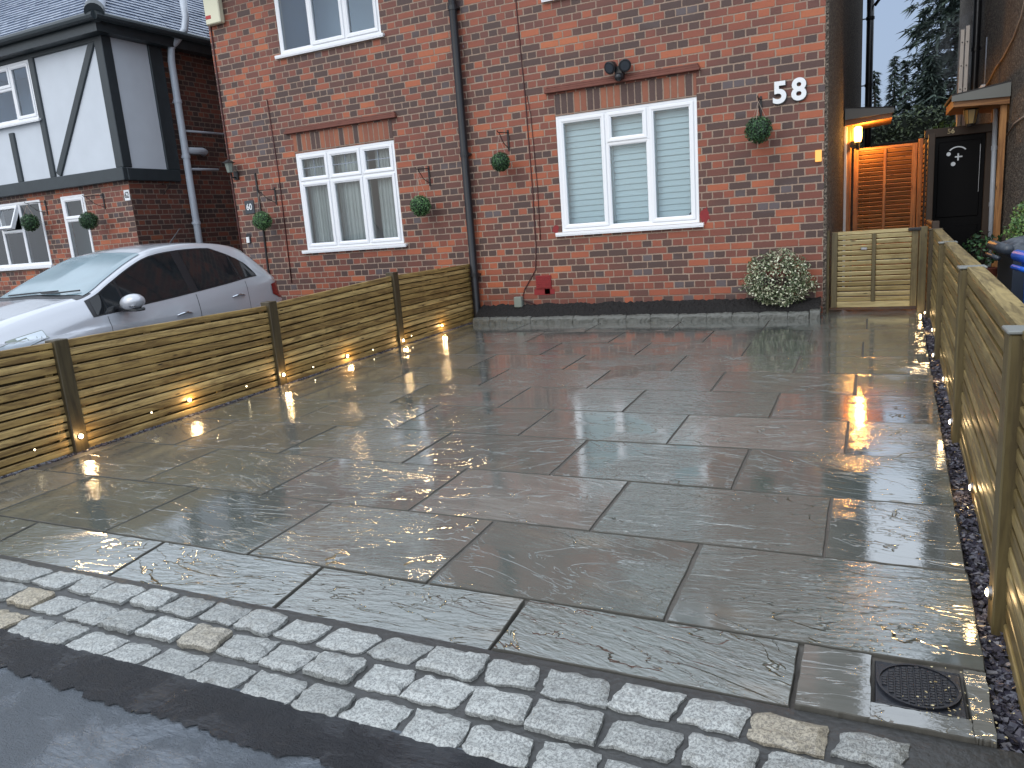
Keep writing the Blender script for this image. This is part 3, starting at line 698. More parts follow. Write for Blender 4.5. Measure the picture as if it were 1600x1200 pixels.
for (cx, cz, w_, h_) in ((-1.19, 1.02, .055, .10), (-2.94, .985, .045, .06)):
    k_ = 17; b = MB(); b.poly([(cx+w_*math.cos(2*math.pi*i/k_)*rr_.uniform(.6, 1.15), -.0022, cz+h_*math.sin(2*math.pi*i/k_)*rr_.uniform(.6, 1.15)) for i in range(k_)][::-1]); b.build('paint_patch', M['redpaint'], H58)
# round alarm sticker on the glass
b = MB(); b.tube([(-1.335, .024, 1.035), (-1.335, .028, 1.035)], .032, 24); st = b.build('window_sticker', M['plaque'], H58)
b = MB(); b.box(-1.36, -1.31, .0225, .0235, 1.025, 1.045); b.build('sticker_band', M['lead'], st)

H60 = thing('brick_house', 'multi red brick house with the slate number 60 plaque and leaded top panes', 'house', (-5.9, 0, -.1))
wh = [(-6.69, -5.08, .945, 2.245), (-6.72, -5.10, 3.51, 4.80)]
wall('front_wall', -7.92, -3.972, -.3, 5.05, 0, wh, M['brick'], H60)
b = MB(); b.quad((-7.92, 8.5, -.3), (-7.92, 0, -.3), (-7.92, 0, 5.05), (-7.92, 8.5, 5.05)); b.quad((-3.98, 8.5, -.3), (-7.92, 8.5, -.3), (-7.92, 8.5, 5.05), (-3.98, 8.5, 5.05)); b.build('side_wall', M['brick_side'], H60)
b = MB(); roof_slope(b, (-8.3, -.38, 4.9), (-3.98, -.38, 4.9), (0, .085, .055), 54, tw=.2); b.quad((-3.98, -.38, 4.88), (-8.3, -.38, 4.88), (-8.3, 4.2, 7.84), (-3.98, 4.2, 7.84))
b.quad((-8.3, 8.9, 4.88), (-3.98, 8.9, 4.88), (-3.98, 4.2, 7.86), (-8.3, 4.2, 7.86)); rf = b.build('roof', M['rooftile'], H60)
b = MB(); b.box(-8.25, -3.98, -.42, -.38, 4.80, 4.93); b.tube([(-8.25, -.47, 4.88), (-3.98, -.47, 4.88)], .055, 10); b.build('gutter', M['black'], rf)
a, c_, d_ = -6.69, -6.155, -5.615
window(H60, a, -5.08, .945, 2.245, [(a, c_, 1.86, 2.245, 1), (c_, d_, 1.86, 2.245, 1), (d_, -5.08, 1.86, 2.245, 1), (a, c_, .945, 1.86, 1), (c_, d_, .945, 1.86, 1), (d_, -5.08, .945, 1.86, 1)], leads=(0, 1, 2))
window(H60, -6.72, -5.10, 3.51, 4.80, [(-6.72, -6.19, 3.51, 4.80, 0), (-6.19, -5.64, 3.51, 4.80, 1), (-5.64, -5.10, 3.51, 4.80, 1)])
room(H60, -6.69, -5.08, .945, 2.245, 0, 1.6, 'room'); room(H60, -6.72, -5.10, 3.51, 4.80, 0, .8, 'blind_sky')
lintel(H60, -6.69, -5.08, -6.80, -4.99)
for (xa, xb) in ((-6.66, -6.36), (-6.33, -6.10), (-6.08, -5.62), (-5.50, -5.12)):
    b = MB(); b.grid(lambda u, v: (xa+(xb-xa)*u, .16+.02*math.sin(u*34)+.01*math.sin(u*77), .9+1.34*v), 60, 1); b.build('curtain', M['curtain'], H60, smooth=True)
b = MB(); b.cbox(-6.52, -6.30, .13, .2, .985, 1.03, .01); b.build('window_ledge_box', M['black'], H60)

def downpipe(name, label, pts, r, mat, brackets=(), off=(0, .05, 0)):
    t = thing(name, label, 'downpipe', pts[-1]); b = MB(); b.tube(pts, r, 16); b.build('pipe', mat, t, smooth=True)
    for z in brackets:
        p = None
        for i in range(len(pts)-1):
            lo, hi = sorted((pts[i][2], pts[i+1][2]))
            if lo <= z <= hi: 
                q = (z-pts[i][2])/(pts[i+1][2]-pts[i][2]+1e-9); p = Vector(pts[i]).lerp(Vector(pts[i+1]), q)
        b = MB(); b.tube([p+Vector((0, 0, -.025)), p+Vector((0, 0, .025))], r*1.18, 16)
        ox = Vector(off); b.box(min(p.x, p.x+ox.x)-r*.9-.02*(ox.x == 0), max(p.x, p.x+ox.x)+r*.9+.02*(ox.x == 0), min(p.y, p.y+ox.y)+.001, max(p.y, p.y+ox.y), p.z-.012, p.z+.012); b.build('bracket', mat, t)
    return t
downpipe('downpipe', 'straight black downpipe between the two brick house fronts', [(-4.03, -.3, 4.95), (-4.03, -.07, 4.6), (-4.035, -.07, 3), (-4.045, -.07, .0), (-4.045, -.09, -.06)], .047, M['black'], (3.6, 1.95, .5), (0, .068, 0))
downpipe('downpipe', 'black soil pipe rising at the far rear corner of the pebbledash wall', [(.33, 8.45, 6.0), (.33, 8.45, -.1)], .065, M['black'], (3.2, 4.4), (-.13, 0, 0))
t = thing('waste_pipe', 'black hooked overflow pipe at the top of the rear soil pipe', 'pipe', (.40, 8.4, 4.7)); b = MB(); b.tube([(.36, 8.4, 5.0), (.44, 8.4, 4.98), (.50, 8.4, 4.86), (.48, 8.4, 4.7), (.40, 8.4, 4.6)], .03, 10); b.build('pipe', M['black'], t, smooth=True)
# numerals 58
def raised_number(ch, label, x, z, sz, tilt):
    t = thing('house_numeral', label, 'house number', (x, -.02, z))
    text_mesh('rim', ch, sz, M['black'], t, (x+.004, -.012, z-.004), ext=.010, off=.012, rot=(math.pi/2, tilt, 0)); text_mesh('numeral', ch, sz, M['white'], t, (x, -.0275, z), ext=.004, off=.008, bev=.001, rot=(math.pi/2, tilt, 0))
raised_number('5', 'large white 5, left numeral of the house number on the red brick', -.418, 2.163, .285, 0)
raised_number('8', 'large white 8, right numeral of the house number on the red brick', -.238, 2.170, .285, 0)
t = thing('number_plaque', 'dark slate plaque with white 60 on the brick front beside the leaded window', 'number plaque', (-7.63, -.01, 1.6)); b = MB(); b.cbox(-7.715, -7.545, -.014, 0, 1.512, 1.698, .003); b.build('plate', M['plaque'], t)
text_mesh('numerals', '60', .125, M['white'], t, (-7.63, -.017, 1.605), ext=.002, off=.0015, sx=.85)
t = thing('wall_lantern', 'old grey lantern on the brick front above the number 60 plaque', 'lantern', (-7.79, -.1, 2.1))
b = MB(); b.cbox(-7.83, -7.75, -.03, 0, 2.0, 2.12, .004); b.tube([(-7.79, -.02, 2.03), (-7.79, -.10, 2.03), (-7.79, -.12, 2.09)], .012, 8); b.build('bracket', M['iron'], t)
b = MB(); b.grid(lambda u, v: (-7.79+(.04+.022*v)*math.cos(math.pi/3*round(u*6)), -.12+(.04+.022*v)*math.sin(math.pi/3*round(u*6)), 2.10+.13*v), 6, 1); b.build('lamp_body', M['greybox'], t)
b = MB(); b.grid(lambda u, v: (-7.79+(.085*(1-v)+.01)*math.cos(math.pi/3*round(u*6)), -.12+(.085*(1-v)+.01)*math.sin(math.pi/3*round(u*6)), 2.23+.05*v), 6, 1); b.build('cap', M['iron'], t)
t = thing('doorbell', 'small white doorbell on a black backplate low on the brick front left of the topiary', 'doorbell', (-7.74, -.02, 1.15)); b = MB(); b.cbox(-7.775, -7.695, -.01, 0, 1.10, 1.235, .003); b.build('backplate', M['black'], t); b = MB(); b.cbox(-7.765, -7.71, -.03, -.011, 1.105, 1.19, .004); b.build('push', M['white'], t)
t = thing('alarm_box', 'cream alarm box with red stripe high on the left brick corner', 'alarm box', (-7.74, -.05, 4.2)); b = MB(); b.cbox(-7.87, -7.60, -.09, 0, 4.06, 4.40, .012); bx_ = b.build('casing', M['cream'], t)
b = MB(); b.cbox(-7.855, -7.76, -.094, -.088, 4.13, 4.175, .002); b.build('stripe', M['redp'], bx_)
def cable(label, pts, r=.006, mat='redcable'):
    b = MB(); b.tube(pts, r, 6); return tag(b.build('cable', M[mat], smooth=True), label, 'cable')
cable('dark red cable running down the left brick corner under the alarm box', [(-7.87, -.008, 4.1), (-7.885, -.008, 3.1), (-7.895, -.008, 1.4), (-7.9, -.008, .3)], .011)
cable('black conduit dropping behind the topiary ball by the number 60 plaque', [(-7.44, -.012, 2.06), (-7.43, -.012, 1.4), (-7.445, -.012, .7), (-7.36, -.012, .3)], .014, 'iron')
cable('thin cable left of the leaded window', [(-7.05, -.006, 3.0), (-7.02, -.006, 2.0), (-7.045, -.006, .5)], .007)
cable('longer thin dark cable left of the window with blinds, reaching the grey box', [(-3.255, -.006, 4.9), (-3.25, -.006, 3.5), (-3.215, -.006, 2.5), (-3.20, -.006, 1.5), (-3.205, -.006, .8), (-3.23, -.008, .52), (-3.40, -.01, .28), (-3.43, -.012, .16), (-3.25, -.02, .10)], .0065)
cable('short thin dark cable nearest the window with blinds', [(-3.19, -.006, 2.52), (-3.16, -.006, 2.3), (-3.135, -.006, 1.5), (-3.14, -.006, .87)], .0045)
t = thing('junction_box', 'small pale grey box low on the wall by the red vent', 'junction box', (-3.47, -.04, .1)); b = MB(); b.cbox(-3.525, -3.42, -.07, 0, .075, .205, .008); b.build('casing', M['greybox'], t)
t = thing('air_vent', 'red painted air brick low on the brick wall', 'air vent', (-3.13, -.01, .3)); b = MB(); b.cbox(-3.235, -3.035, -.014, 0, .29, .45, .003)
for i in range(7): b.box(-3.225, -3.045, -.019, -.013, .305+.021*i, .315+.021*i)
b.build('grille', M['redpaint'], t)
b = MB()
for (xa, xb, za, zb) in ((-3.27, -3.06, .215, .288), (-3.13, -3.0, .222, .285), (-3.24, -3.03, .289, .302)): b.box(xa, xb, -.003, 0, za, zb)
b.build('paint_patch', M['redpaint'], t)
t = thing('security_light', 'black twin head security light above the window with blinds', 'security light', (-2.06, -.06, 2.5))
b = MB(); b.cbox(-2.105, -2.015, -.10, 0, 2.53, 2.66, .01); b.build('base', M['black'], t)
b = MB(); b.sphere((-2.055, -.12, 2.545), .045); b.build('sensor', M['black'], t, smooth=True)
for (x, dx) in ((-2.135, -.3), (-1.985, .3)):
    b = MB(); m = Vector((dx, -.85, -.35)).normalized(); c = Vector((x, -.11, 2.66)); b.tube([c-m*.04, c+m*.035, c+m*.04], [.05, .068, .06], 20); hd = b.build('lamp_head', M['black'], t, smooth=False)
    b = MB(); b.tube([c+m*.0405, c+m*.043], .048, 20); b.build('lens', M['plaque'], hd)
t = thing('lamplit_box', 'small wall box on the brick corner beside the pebbledash, lamplight given as amber glow', 'wall box', (-.05, -.02, 1.52)); b = MB(); b.cbox(-.082, -.022, -.03, 0, 1.466, 1.578, .004); b.build('lens', emis('lamplit_amber', (1, .5, .12, 1), .75), t)  # small box, no lamp; the orange lamplight on it is given as emission

# ---------------------------------------------------------------- topiary balls on brackets
def ball(label, x, z, y=-.2, r=.125, top=None, wy=0., leafm='box_leaf', seed=1, dirx=0):
    rr = random.Random(seed); t = thing('topiary_ball', label, 'topiary ball', (x, y, z-r), 'hanging topiary balls')
    b = MB(); b.sphere((x, y, z), r*.86, 16, 12); b.build('core', M['box_core'], t, smooth=True)
    b = MB()
    for i in range(1500):
        d = Vector((rr.gauss(0, 1), rr.gauss(0, 1), rr.gauss(0, 1))).normalized(); p = Vector((x, y, z)) + d*r*(rr.uniform(.84, 1.04)+.05*noise.noise(d*3+Vector((seed, 0, 0))))
        m = Matrix.Translation(p) @ (d+Vector((rr.gauss(0, .5), rr.gauss(0, .5), rr.gauss(0, .5)))).to_track_quat('Z', 'Y').to_matrix().to_4x4() @ Matrix.Rotation(rr.uniform(0, 6.3), 4, 'Z')
        s = rr.uniform(.006, .0115)
        b.poly([m @ Vector(q) for q in ((-s*1.3, 0, 0), (0, -s*.7, .002), (s*1.3, 0, 0), (0, s*.7, .002))])
    b.build('foliage', M[leafm], t)
    top = top or z+.32
    b = MB()
    for a in range(3):
        an = a*2.1+.4; b.tube([(x, y, top-.03), (x+r*.62*math.cos(an), y+r*.62*math.sin(an), z+r*.74)], .0022, 4)
    b.build('hanging_string', M['rope'], t)
    t2 = thing('wall_bracket', 'iron wall bracket holding the ' + label.replace('round green topiary ', '').replace('round dark topiary ', '').replace('of the half timbered house', 'of the timbered house'), 'bracket', (x, wy, top), 'hanging basket brackets')
    b = MB(); xw = x+dirx; T = Vector((x, y-.01, top)); W1 = Vector((xw, wy-.008, top+.01)); W0 = Vector((xw, wy-.008, top-.19))
    b.tube([W1, T, T+Vector((0, -.018, .02))], .006, 6); b.tube([W0+Vector((0, 0, .02)), W0.lerp(T, .5)+Vector((0, .0, -.02)), T+Vector((0, .03, -.002))], .005, 6); b.build('arm', M['iron'], t2)
    b = MB(); b.cbox(xw-.012, xw+.012, wy-.012, wy, top-.2, top+.04, .002); b.build('wall_plate', M['iron'], t2)
ball('round dark topiary ball between the downpipe and the window with blinds', -3.50, 1.805, top=2.135, seed=2, r=.108, dirx=.03)
ball('round dark topiary ball below the white number 58', -.604, 1.822, top=2.125, seed=3, r=.130)
ball('round green topiary ball right of the leaded window', -4.651, 1.390, top=1.835, seed=4, leafm='box_leaf_b', r=.128, dirx=.05)
ball('round green topiary ball beside the number 60 plaque', -7.248, 1.392, top=1.80, seed=5, leafm='box_leaf_b', r=.128, dirx=.12)

# ---------------------------------------------------------------- half timbered house 62
H62 = thing('tudor_house', 'white rendered house with black timbers over red brick, number 62', 'house', (-12.5, 3, -.2))
XS = -9.7
wh = [(-13.6, -11.87, 1.0, 2.06), (-11.34, -10.77, .62, 2.055)]
wall('brick_wall', -17, XS-.03, -.36, 2.2, -.25, wh, M['brick_b'], H62)
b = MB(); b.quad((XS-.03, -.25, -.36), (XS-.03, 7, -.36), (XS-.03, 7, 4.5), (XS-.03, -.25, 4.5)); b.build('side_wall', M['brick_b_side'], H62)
wall('render_wall', -17, XS-.005, 2.2, 4.4, -.30, [(-13.4, -11.38, 3.26, 4.13)], M['render'], H62)
b = MB(); b.box(XS-.2, XS, -.29, .5, 2.2, 4.4); b.build('side_render', M['render'], H62)
b = MB()
def bm_(x0, x1, y0, y1, z0, z1): b.cbox(x0, x1, y0, y1, z0, z1, .008)
bm_(-17, XS+.03, -.36, -.28, 2.165, 2.355)                # jetty beam front
bm_(XS-.03, XS+.035, -.279, .70, 2.165, 2.345)            # jetty beam side
bm_(-9.84, XS+.025, -.335, -.17, 2.356, 4.2)              # corner post
bm_(XS-.04, XS+.03, .47, .72, 2.346, 4.2)                 # side post
bm_(-11.385, -11.265, -.333, -.28, 2.356, 4.2)            # window side post
bm_(-12.21, -12.09, -.332, -.28, 2.356, 3.13)             # short post
bm_(-17, XS+.02, -.334, -.28, 4.13, 4.2)
m = Matrix.Translation((-10.535, -.31, 3.265)) @ Matrix.Rotation(math.atan2(-1.15, 1.86)+math.pi, 4, 'Y'); 
d = Vector((-9.89, 0, 4.16)) - Vector((-11.19, 0, 2.38)); an = math.atan2(d.x, d.z)
m = Matrix.Translation((-10.54, -.305, 3.27)) @ Matrix.Rotation(an, 4, 'Y'); b.cbox(-.06, .06, -.024, .02, -d.length/2, d.length/2, .008, m)
b.build('timber_frame', M['beam'], H62)
window(H62, -13.4, -11.38, 3.26, 4.13, [(-13.4, -12.62, 3.26, 4.13, 0), (-12.62, -11.90, 3.78, 4.13, 1), (-12.62, -11.90, 3.26, 3.78, 0), (-11.90, -11.38, 3.26, 4.13, 1)], y=-.33, )
window(H62, -13.6, -11.87, 1.0, 2.06, [(-13.6, -13.0, 1.0, 2.06, 0), (-13.0, -12.45, 1.6, 2.06, 1), (-13.0, -12.45, 1.0, 1.6, 0), (-12.45, -11.87, 1.0, 2.06, 0)], y=-.27, openc=1)
window(H62, -11.34, -10.77, .62, 2.055, [(-11.34, -10.77, 1.68, 2.055, 1), (-11.34, -10.77, .62, 1.68, 0)], y=-.27)
room(H62, -13.4, -11.38, 3.26, 4.13, -.3, 1, 'blind_sky'); room(H62, -13.6, -11.87, 1, 2.06, -.25, 1.3, 'dark_room'); room(H62, -11.34, -10.77, .62, 2.055, -.25, .9, 'room')
up = Vector((0, .072, .066)); ups = Vector((-.072, 0, .066))
b = MB(); roof_slope(b, (-17, -.5, 4.44), (XS+.2, -.5, 4.44), up, 46, tw=.165, shrink1=.072)
roof_slope(b, (XS+.2, -.5, 4.44), (XS+.2, 8, 4.44), ups, 46, tw=.165, shrink0=.072)
q0 = Vector((XS+.2, -.5, 4.43)); q1 = q0+up*46+Vector((-.072*46, 0, 0))
b.poly([(-17, -.5, 4.43), q0, q1, (-17, q1.y, q1.z)]); b.poly([q0, (q0.x, 8, 4.43), (q1.x, 8, q1.z), q1]); rf = b.build('roof', M['rooftile'], H62)
b = MB(); e = (q1-q0).normalized(); sd = Vector((1, 1, 0)).normalized(); nn = Vector((.3, -.3, 1)).normalized()
b.grid(lambda u, v: q0+e*(.08+(q1-q0).length*u*.98)+sd*(.13*math.cos(math.pi*v))+nn*(.015+.075*math.sin(math.pi*v)), 10, 10); b.build('hip_capping', M['lead'], rf, smooth=True)
b = MB(); b.tube([q0+e*.0+nn*.02-e*.06, q0+e*.10+nn*.02], .13, 18); b.tube([(-17, -.56, 4.38), (XS+.26, -.56, 4.38)], .06, 10); b.tube([(XS+.26, -.56, 4.38), (XS+.26, 8, 4.38)], .06, 10)
b.box(-17, XS+.18, -.50, -.46, 4.2, 4.42); b.box(XS+.14, XS+.18, -.459, 8, 4.2, 4.42); b.box(-17, XS+.17, -.459, -.3, 4.2, 4.22); b.box(XS, XS+.139, -.29, 8, 4.2, 4.22); b.build('gutter', M['beam'], rf)
downpipe('downpipe', 'fat pale grey soil pipe with an offset bend beside the half timbered house', [(-9.50, 1.14, 5.0), (-9.50, 1.14, 4.68), (-9.47, 1.05, 4.48), (-9.58, .83, 4.20), (-9.61, .82, 4.0), (-9.62, .82, 2), (-9.62, .82, -.3)], .055, M['greypipe'], (3.4, 2.55, 1.5), (-.1, 0, 0))
def hpipe(label, y0, y1, z, r, x=-9.64, elbow=False):
    b = MB(); pts = [(x, y0, z), (x, y1, z+.01)] + ([(x-.02, y1+.06, z), (x-.1, y1+.09, z-.01)] if elbow else []); b.tube(pts, r, 12); o = b.build('waste_pipe', M['greypipe'], smooth=True); tag(o, label, 'pipe')
hpipe('thin upper pipe running along the dark brick side wall', .85, 1.76, 2.96, .018); hpipe('short fat branch pipe with an elbow off the grey soil pipe', .86, 1.2, 2.65, .055, elbow=True); hpipe('thin lower waste pipe crossing the dark brick side wall', .84, 1.48, 2.36, .02)
t = thing('number_tile', 'small white tile with black 62 on the brick corner', 'number tile', (-9.80, -.26, 1.95)); b = MB(); b.cbox(-9.855, -9.74, -.262, -.25, 1.875, 2.03, .002); b.build('tile', M['white'], t); text_mesh('numerals', '62', .125, M['black'], t, (-9.797, -.2635, 1.955), ext=.001, off=.003, sx=.75)
ball('round dark topiary ball right of the slim window of the half timbered house', -10.46, 1.625, y=-.48, r=.135, top=1.99, wy=-.25, seed=6, dirx=.12)
ball('round dark topiary ball in front of the left window of the half timbered house', -11.88, 1.695, y=-.48, r=.135, top=2.0, wy=-.25, seed=8, dirx=.14)
t2 = thing('wall_bracket', 'empty iron bracket under the jetty on the side of the half timbered house', 'bracket', (-9.73, .3, 2.1)); b = MB(); b.tube([(-9.72, .35, 2.12), (-9.5, .35, 2.12)], .006, 6); b.tube([(-9.72, .35, 1.96), (-9.52, .35, 2.11)], .005, 6); b.build('arm', M['iron'], t2)
# ---------------------------------------------------------------- fences
def lx(y): return -4.08 + .055*y
def rx_(y): return .95 + .0235*y
def panel(name, parent, xf, y0, y1, zt0, zt1, zb0, zb1, mat, side=1, th=.022, pitch=.058, gap=.011, cap=False):
    """horizontal slats between y0 and y1 on the face xf(y); side=+1 the viewer stands on the +x side"""
    b = MB(); n = max(3, round(((zt0-zb0)+(zt1-zb1))/2/pitch)); T = lambda z0, z1, t: z0+(z1-z0)*t
    for i in range(n):
        za0, za1 = T(zb0, zt0, i/n), T(zb1, zt1, i/n); zc0, zc1 = T(zb0, zt0, (i+1)/n)-gap*rnd.uniform(.7, 1.4), T(zb1, zt1, (i+1)/n)-gap*rnd.uniform(.6, 1.5)
        dx = rnd.uniform(-.004, .004); t_ = th*rnd.uniform(.8, 1.15)
        seg = 7; n0 = len(b.v)
        w1, w2 = rnd.uniform(0, 99), rnd.uniform(0, 99)
        for k in range(seg+1):
            t = k/seg; y = T(y0, y1, t); x = xf(y)+dx; ja = .003*noise.noise(Vector((t*3, w1, 0))); jb = .004*noise.noise(Vector((t*3, w2, 0)))
            lo, hi = T(za0, za1, t)+ja, T(zc0, zc1, t)+jb; c = .0035
            for (ox, oz) in ((0, lo+c), (.0012, (lo+hi)/2), (0, hi-c), (-c, hi), (-t_, hi), (-t_, lo), (-c, lo)): b.v.append((x+ox*side, y, oz))
        for k in range(seg):
            for q in range(7): b.f.append((n0+k*7+q, n0+(k+1)*7+q, n0+(k+1)*7+(q+1) % 7, n0+k*7+(q+1) % 7)); b.mi.append(0)
        b.f.append(tuple(n0+q for q in range(7))); b.f.append(tuple(n0+seg*7+q for q in range(7))[::-1]); b.mi += [0, 0]
    for t in (.02, .35, .66, .98):
        y = T(y0, y1, t); x = xf(y)-side*(th+.002); xa, xb = sorted((x, x-side*.02)); b.cbox(xa, xb, y-.024, y+.024, T(zb0, zb1, t)+.01, T(zt0, zt1, t)-.02, .002)
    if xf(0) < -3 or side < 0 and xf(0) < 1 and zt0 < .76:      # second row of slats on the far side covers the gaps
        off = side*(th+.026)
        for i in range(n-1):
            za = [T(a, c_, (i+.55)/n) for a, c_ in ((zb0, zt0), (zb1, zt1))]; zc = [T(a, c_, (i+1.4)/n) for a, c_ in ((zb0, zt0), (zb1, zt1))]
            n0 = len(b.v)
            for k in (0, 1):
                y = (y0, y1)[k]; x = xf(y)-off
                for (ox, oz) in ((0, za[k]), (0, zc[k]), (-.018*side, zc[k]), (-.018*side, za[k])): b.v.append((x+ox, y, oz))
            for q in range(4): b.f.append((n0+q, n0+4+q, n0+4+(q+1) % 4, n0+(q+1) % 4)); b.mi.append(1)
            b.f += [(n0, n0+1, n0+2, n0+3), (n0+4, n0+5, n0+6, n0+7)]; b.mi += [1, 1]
    if cap:
        n0 = len(b.v); seg = 6
        for k in range(seg+1):
            y = T(y0, y1, k/seg); z = T(zt0, zt1, k/seg); x = xf(y)
            for (ox, oz) in ((.004, .0), (.004, .022), (-.066, .022), (-.066, 0)): b.v.append((x+ox*side, y, z+oz-.006))
        for k in range(seg):
            for q in range(4): b.f.append((n0+k*4+q, n0+(k+1)*4+q, n0+(k+1)*4+(q+1) % 4, n0+k*4+(q+1) % 4)); b.mi.append(0)
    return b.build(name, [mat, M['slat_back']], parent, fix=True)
LF = thing('slatted_fence', 'long low slatted timber fence on the left between the driveway and the silver car', 'fence', (-4.25, -3.4, -.18))
zt = lambda y: .556 if y < -3.4 else .565+.047*(y+3.35) if y < -1.62 else .648
for (a, c) in ((-7.12, -5.335), (-5.235, -3.455), (-3.355, -1.665), (-1.565, -.03)):
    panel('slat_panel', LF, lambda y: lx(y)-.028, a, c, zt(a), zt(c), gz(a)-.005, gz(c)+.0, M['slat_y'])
for y, h in ((-7.17, .55), (-5.285, .553), (-3.405, .575), (-1.615, .672)):
    b = MB(); x = lx(y); b.cbox(x-.10, x, y-.05, y+.05, -.4, h, .005); b.build('post', M['post_z'], LF)
RF = thing('slatted_fence', 'low slatted timber fence on the right with capped posts beside the bins', 'fence', (.95, -3, -.2))
rp = [(-7.80, .655), (-5.92, .66), (-4.04, .685), (-1.99, .70), (-.06, .725)]
for i in range(4):
    (a, za), (c, zc) = rp[i], rp[i+1]
    panel('slat_panel', RF, lambda y: rx_(y)+.034, a+.05, c-.05, za-.004, zc-.004, gz(a)-.045, gz(c)-.045, M['slat_r'], side=-1, cap=True, pitch=.062, gap=.013, th=.03)
for i, (y, h) in enumerate(rp):
    x = rx_(y); b = MB(); b.cbox(x, x+.085, y-.05, y+.05, -.45, h, .005); p = b.build('post', M['post_l'] if i < 4 else M['post_z'], RF)
    b = MB(); b.cbox(x-.007, x+.115, y-.056, y+.056, h+.001, h+.012, .003); b.build('post_cap', M['fascia'] if i < 4 else M['post_z'], p)

# ---------------------------------------------------------------- lights set in the fences
led_ct = 0
def fence_light(label, x, y, z, side, big=True, group='round fence lights'):
    d = 1 if side == 'L' else -1
    t = thing('fence_light', label, 'light', (x, y, z), group)
    b = MB(); r = .021 if big else .010; b.tube([(x-d*.006, y, z), (x+d*.005, y, z), (x+d*.007, y, z)], [r, r, r*.9], 20); b.build('bezel', M['steel'], t, smooth=False)
    b = MB(); b.sphere((x+d*.006, y, z), r*.62, 14, 8, (.55, 1, 1)); b.build('lens', M[('led' if side == 'L' else 'led_r') if big else 'led_s'], t, smooth=True)
    if big:
        l = bpy.data.lights.new('bulb', 'POINT'); l.energy = LEDW if side == 'L' else LEDW*.3; l.color = (1, .66, .30); l.shadow_soft_size = .012
        o = bpy.data.objects.new('bulb', l); col.objects.link(o); o.location = (x+d*.045, y, z); o.parent = t; o.matrix_parent_inverse = Matrix.Translation(-t.location)
LEDW = .6
names = ['nearest the street', 'second from the street', 'third from the street', 'fourth from the street', 'fifth from the street', 'farthest, close to the house wall']
for i, (y, z) in enumerate(((-5.285, -.112), (-4.38, -.078), (-3.405, -.08), (-2.51, -.08), (-1.615, -.072), (-.80, -.03))):
    on = i in (0, 2, 4); fence_light('bright round light on the left fence %s, %s' % ('post' if on else 'panel', names[i]), lx(y)+(.003 if on else -.025), y, z, 'L', group='bright lights along the left fence')
for i, (y, z) in enumerate(((-5.58, -.12), (-4.72, -.092), (-3.81, -.096), (-3.0, -.092), (-2.11, -.087), (-1.42, -.052))):
    fence_light('tiny dim light low on the left fence, %s' % names[i], lx(y)-.025, y, z, 'L', False, 'tiny lights along the left fence')
RN = ['at the foot of the nearest capped post', 'on the panel between the two nearest capped posts', 'at the foot of the second capped post', 'on the panel behind the second capped post', 'at the foot of the third capped post', 'on the farthest panel before the low gate', 'farthest one, at the post beside the low gate']
for i, (y, z, on) in enumerate(((-5.92, -.155, 1), (-4.86, -.185, 0), (-4.04, -.115, 1), (-2.74, -.165, 0), (-1.99, -.14, 1), (-.9, -.115, 0), (-.06, -.075, 1))):
    fence_light('round light on the right fence, ' + RN[i], rx_(y)+(-.003 if on else .031), y, z, 'R', group='lights along the right fence')

# ---------------------------------------------------------------- louvred gates
def louvre_gate(t, x0, x1, y, z0, z1, n, fr, mats, skew=0., tilt=28):
    b = MB(); w = fr; xm = (x0+x1)/2
    b.cbox(x0, x0+w, y-.02, y+.025, z0, z1, .003); b.cbox(x1-w, x1, y-.02, y+.025, z0, z1, .003); b.cbox(xm-w*.32, xm+w*.32, y-.024, y+.02, z0+w, z1-w*.6, .003); b.build('upright', mats[1], t)
    b = MB(); b.cbox(x0+w, x1-w, y-.018, y+.023, z1-w*.6, z1, .003); b.build('rail', mats[0], t); b = MB(); b.cbox(x0+w, x1-w, y-.018, y+.023, z0, z0+w, .003); b.build('rail', mats[0], t)
    h = (z1-w*.6-z0-w)/n
    for (xa, xb) in ((x0+w, xm-w*.32), (xm+w*.32, x1-w)):
        b = MB()
        for i in range(n):
            z = z0+w+h*(i+.5); m = Matrix.Translation((0, y, z)) @ Matrix.Rotation(R(tilt+rnd.uniform(-3, 3)), 4, 'X'); b.cbox(xa+.001, xb-.001, -.006, .006, -h*.41, h*.41, .002, m)
        b.build('louvre_slats', mats[0], t)
G1 = thing('louvred_gate', 'low pale louvred timber gate between the house corner and the right fence', 'gate', (.46, .12, -.06))
louvre_gate(G1, .075, .868, .12, -.028, .752, 13, .058, (M['slat_x'], M['post_l']), tilt=24)
b = MB(); b.cbox(.012, .056, .08, .16, -.12, .768, .004); b.build('gate_post', M['post_l'], G1); b = MB(); b.cbox(.874, .945, .08, .16, -.12, .758, .004); b.build('gate_post', M['post_l'], G1)
b = MB(); b.cbox(.775, .885, .072, .098, .722, .752, .004); b.cbox(.80, .86, .06, .073, .732, .744, .002); b.build('latch', M['black'], G1)
b = MB(); b.cbox(.35, .41, .094, .1, .56, .585, .006); b.build('badge', M['steel'], G1)
G2 = thing('louvred_gate', 'tall louvred timber gate glowing orange under the lamp in the side passage', 'gate', (.58, 3, -.06))
louvre_gate(G2, .205, .965, 3.15, -.05, 1.735, 30, .06, (M['cedar'], M['cedar_z']), tilt=26)
b = MB(); b.cbox(.11, .175, 3.10, 3.18, -.1, 1.80, .004); b.build('gate_post', M['cedar_z'], G2); b = MB(); b.cbox(.975, 1.03, 3.10, 3.18, -.1, 1.78, .004); b.build('gate_post', M['cedar_z'], G2)
T = thing('slatted_screen', 'tall slatted timber screen dividing the two side passages', 'fence', (1.03, 2.2, -.1))
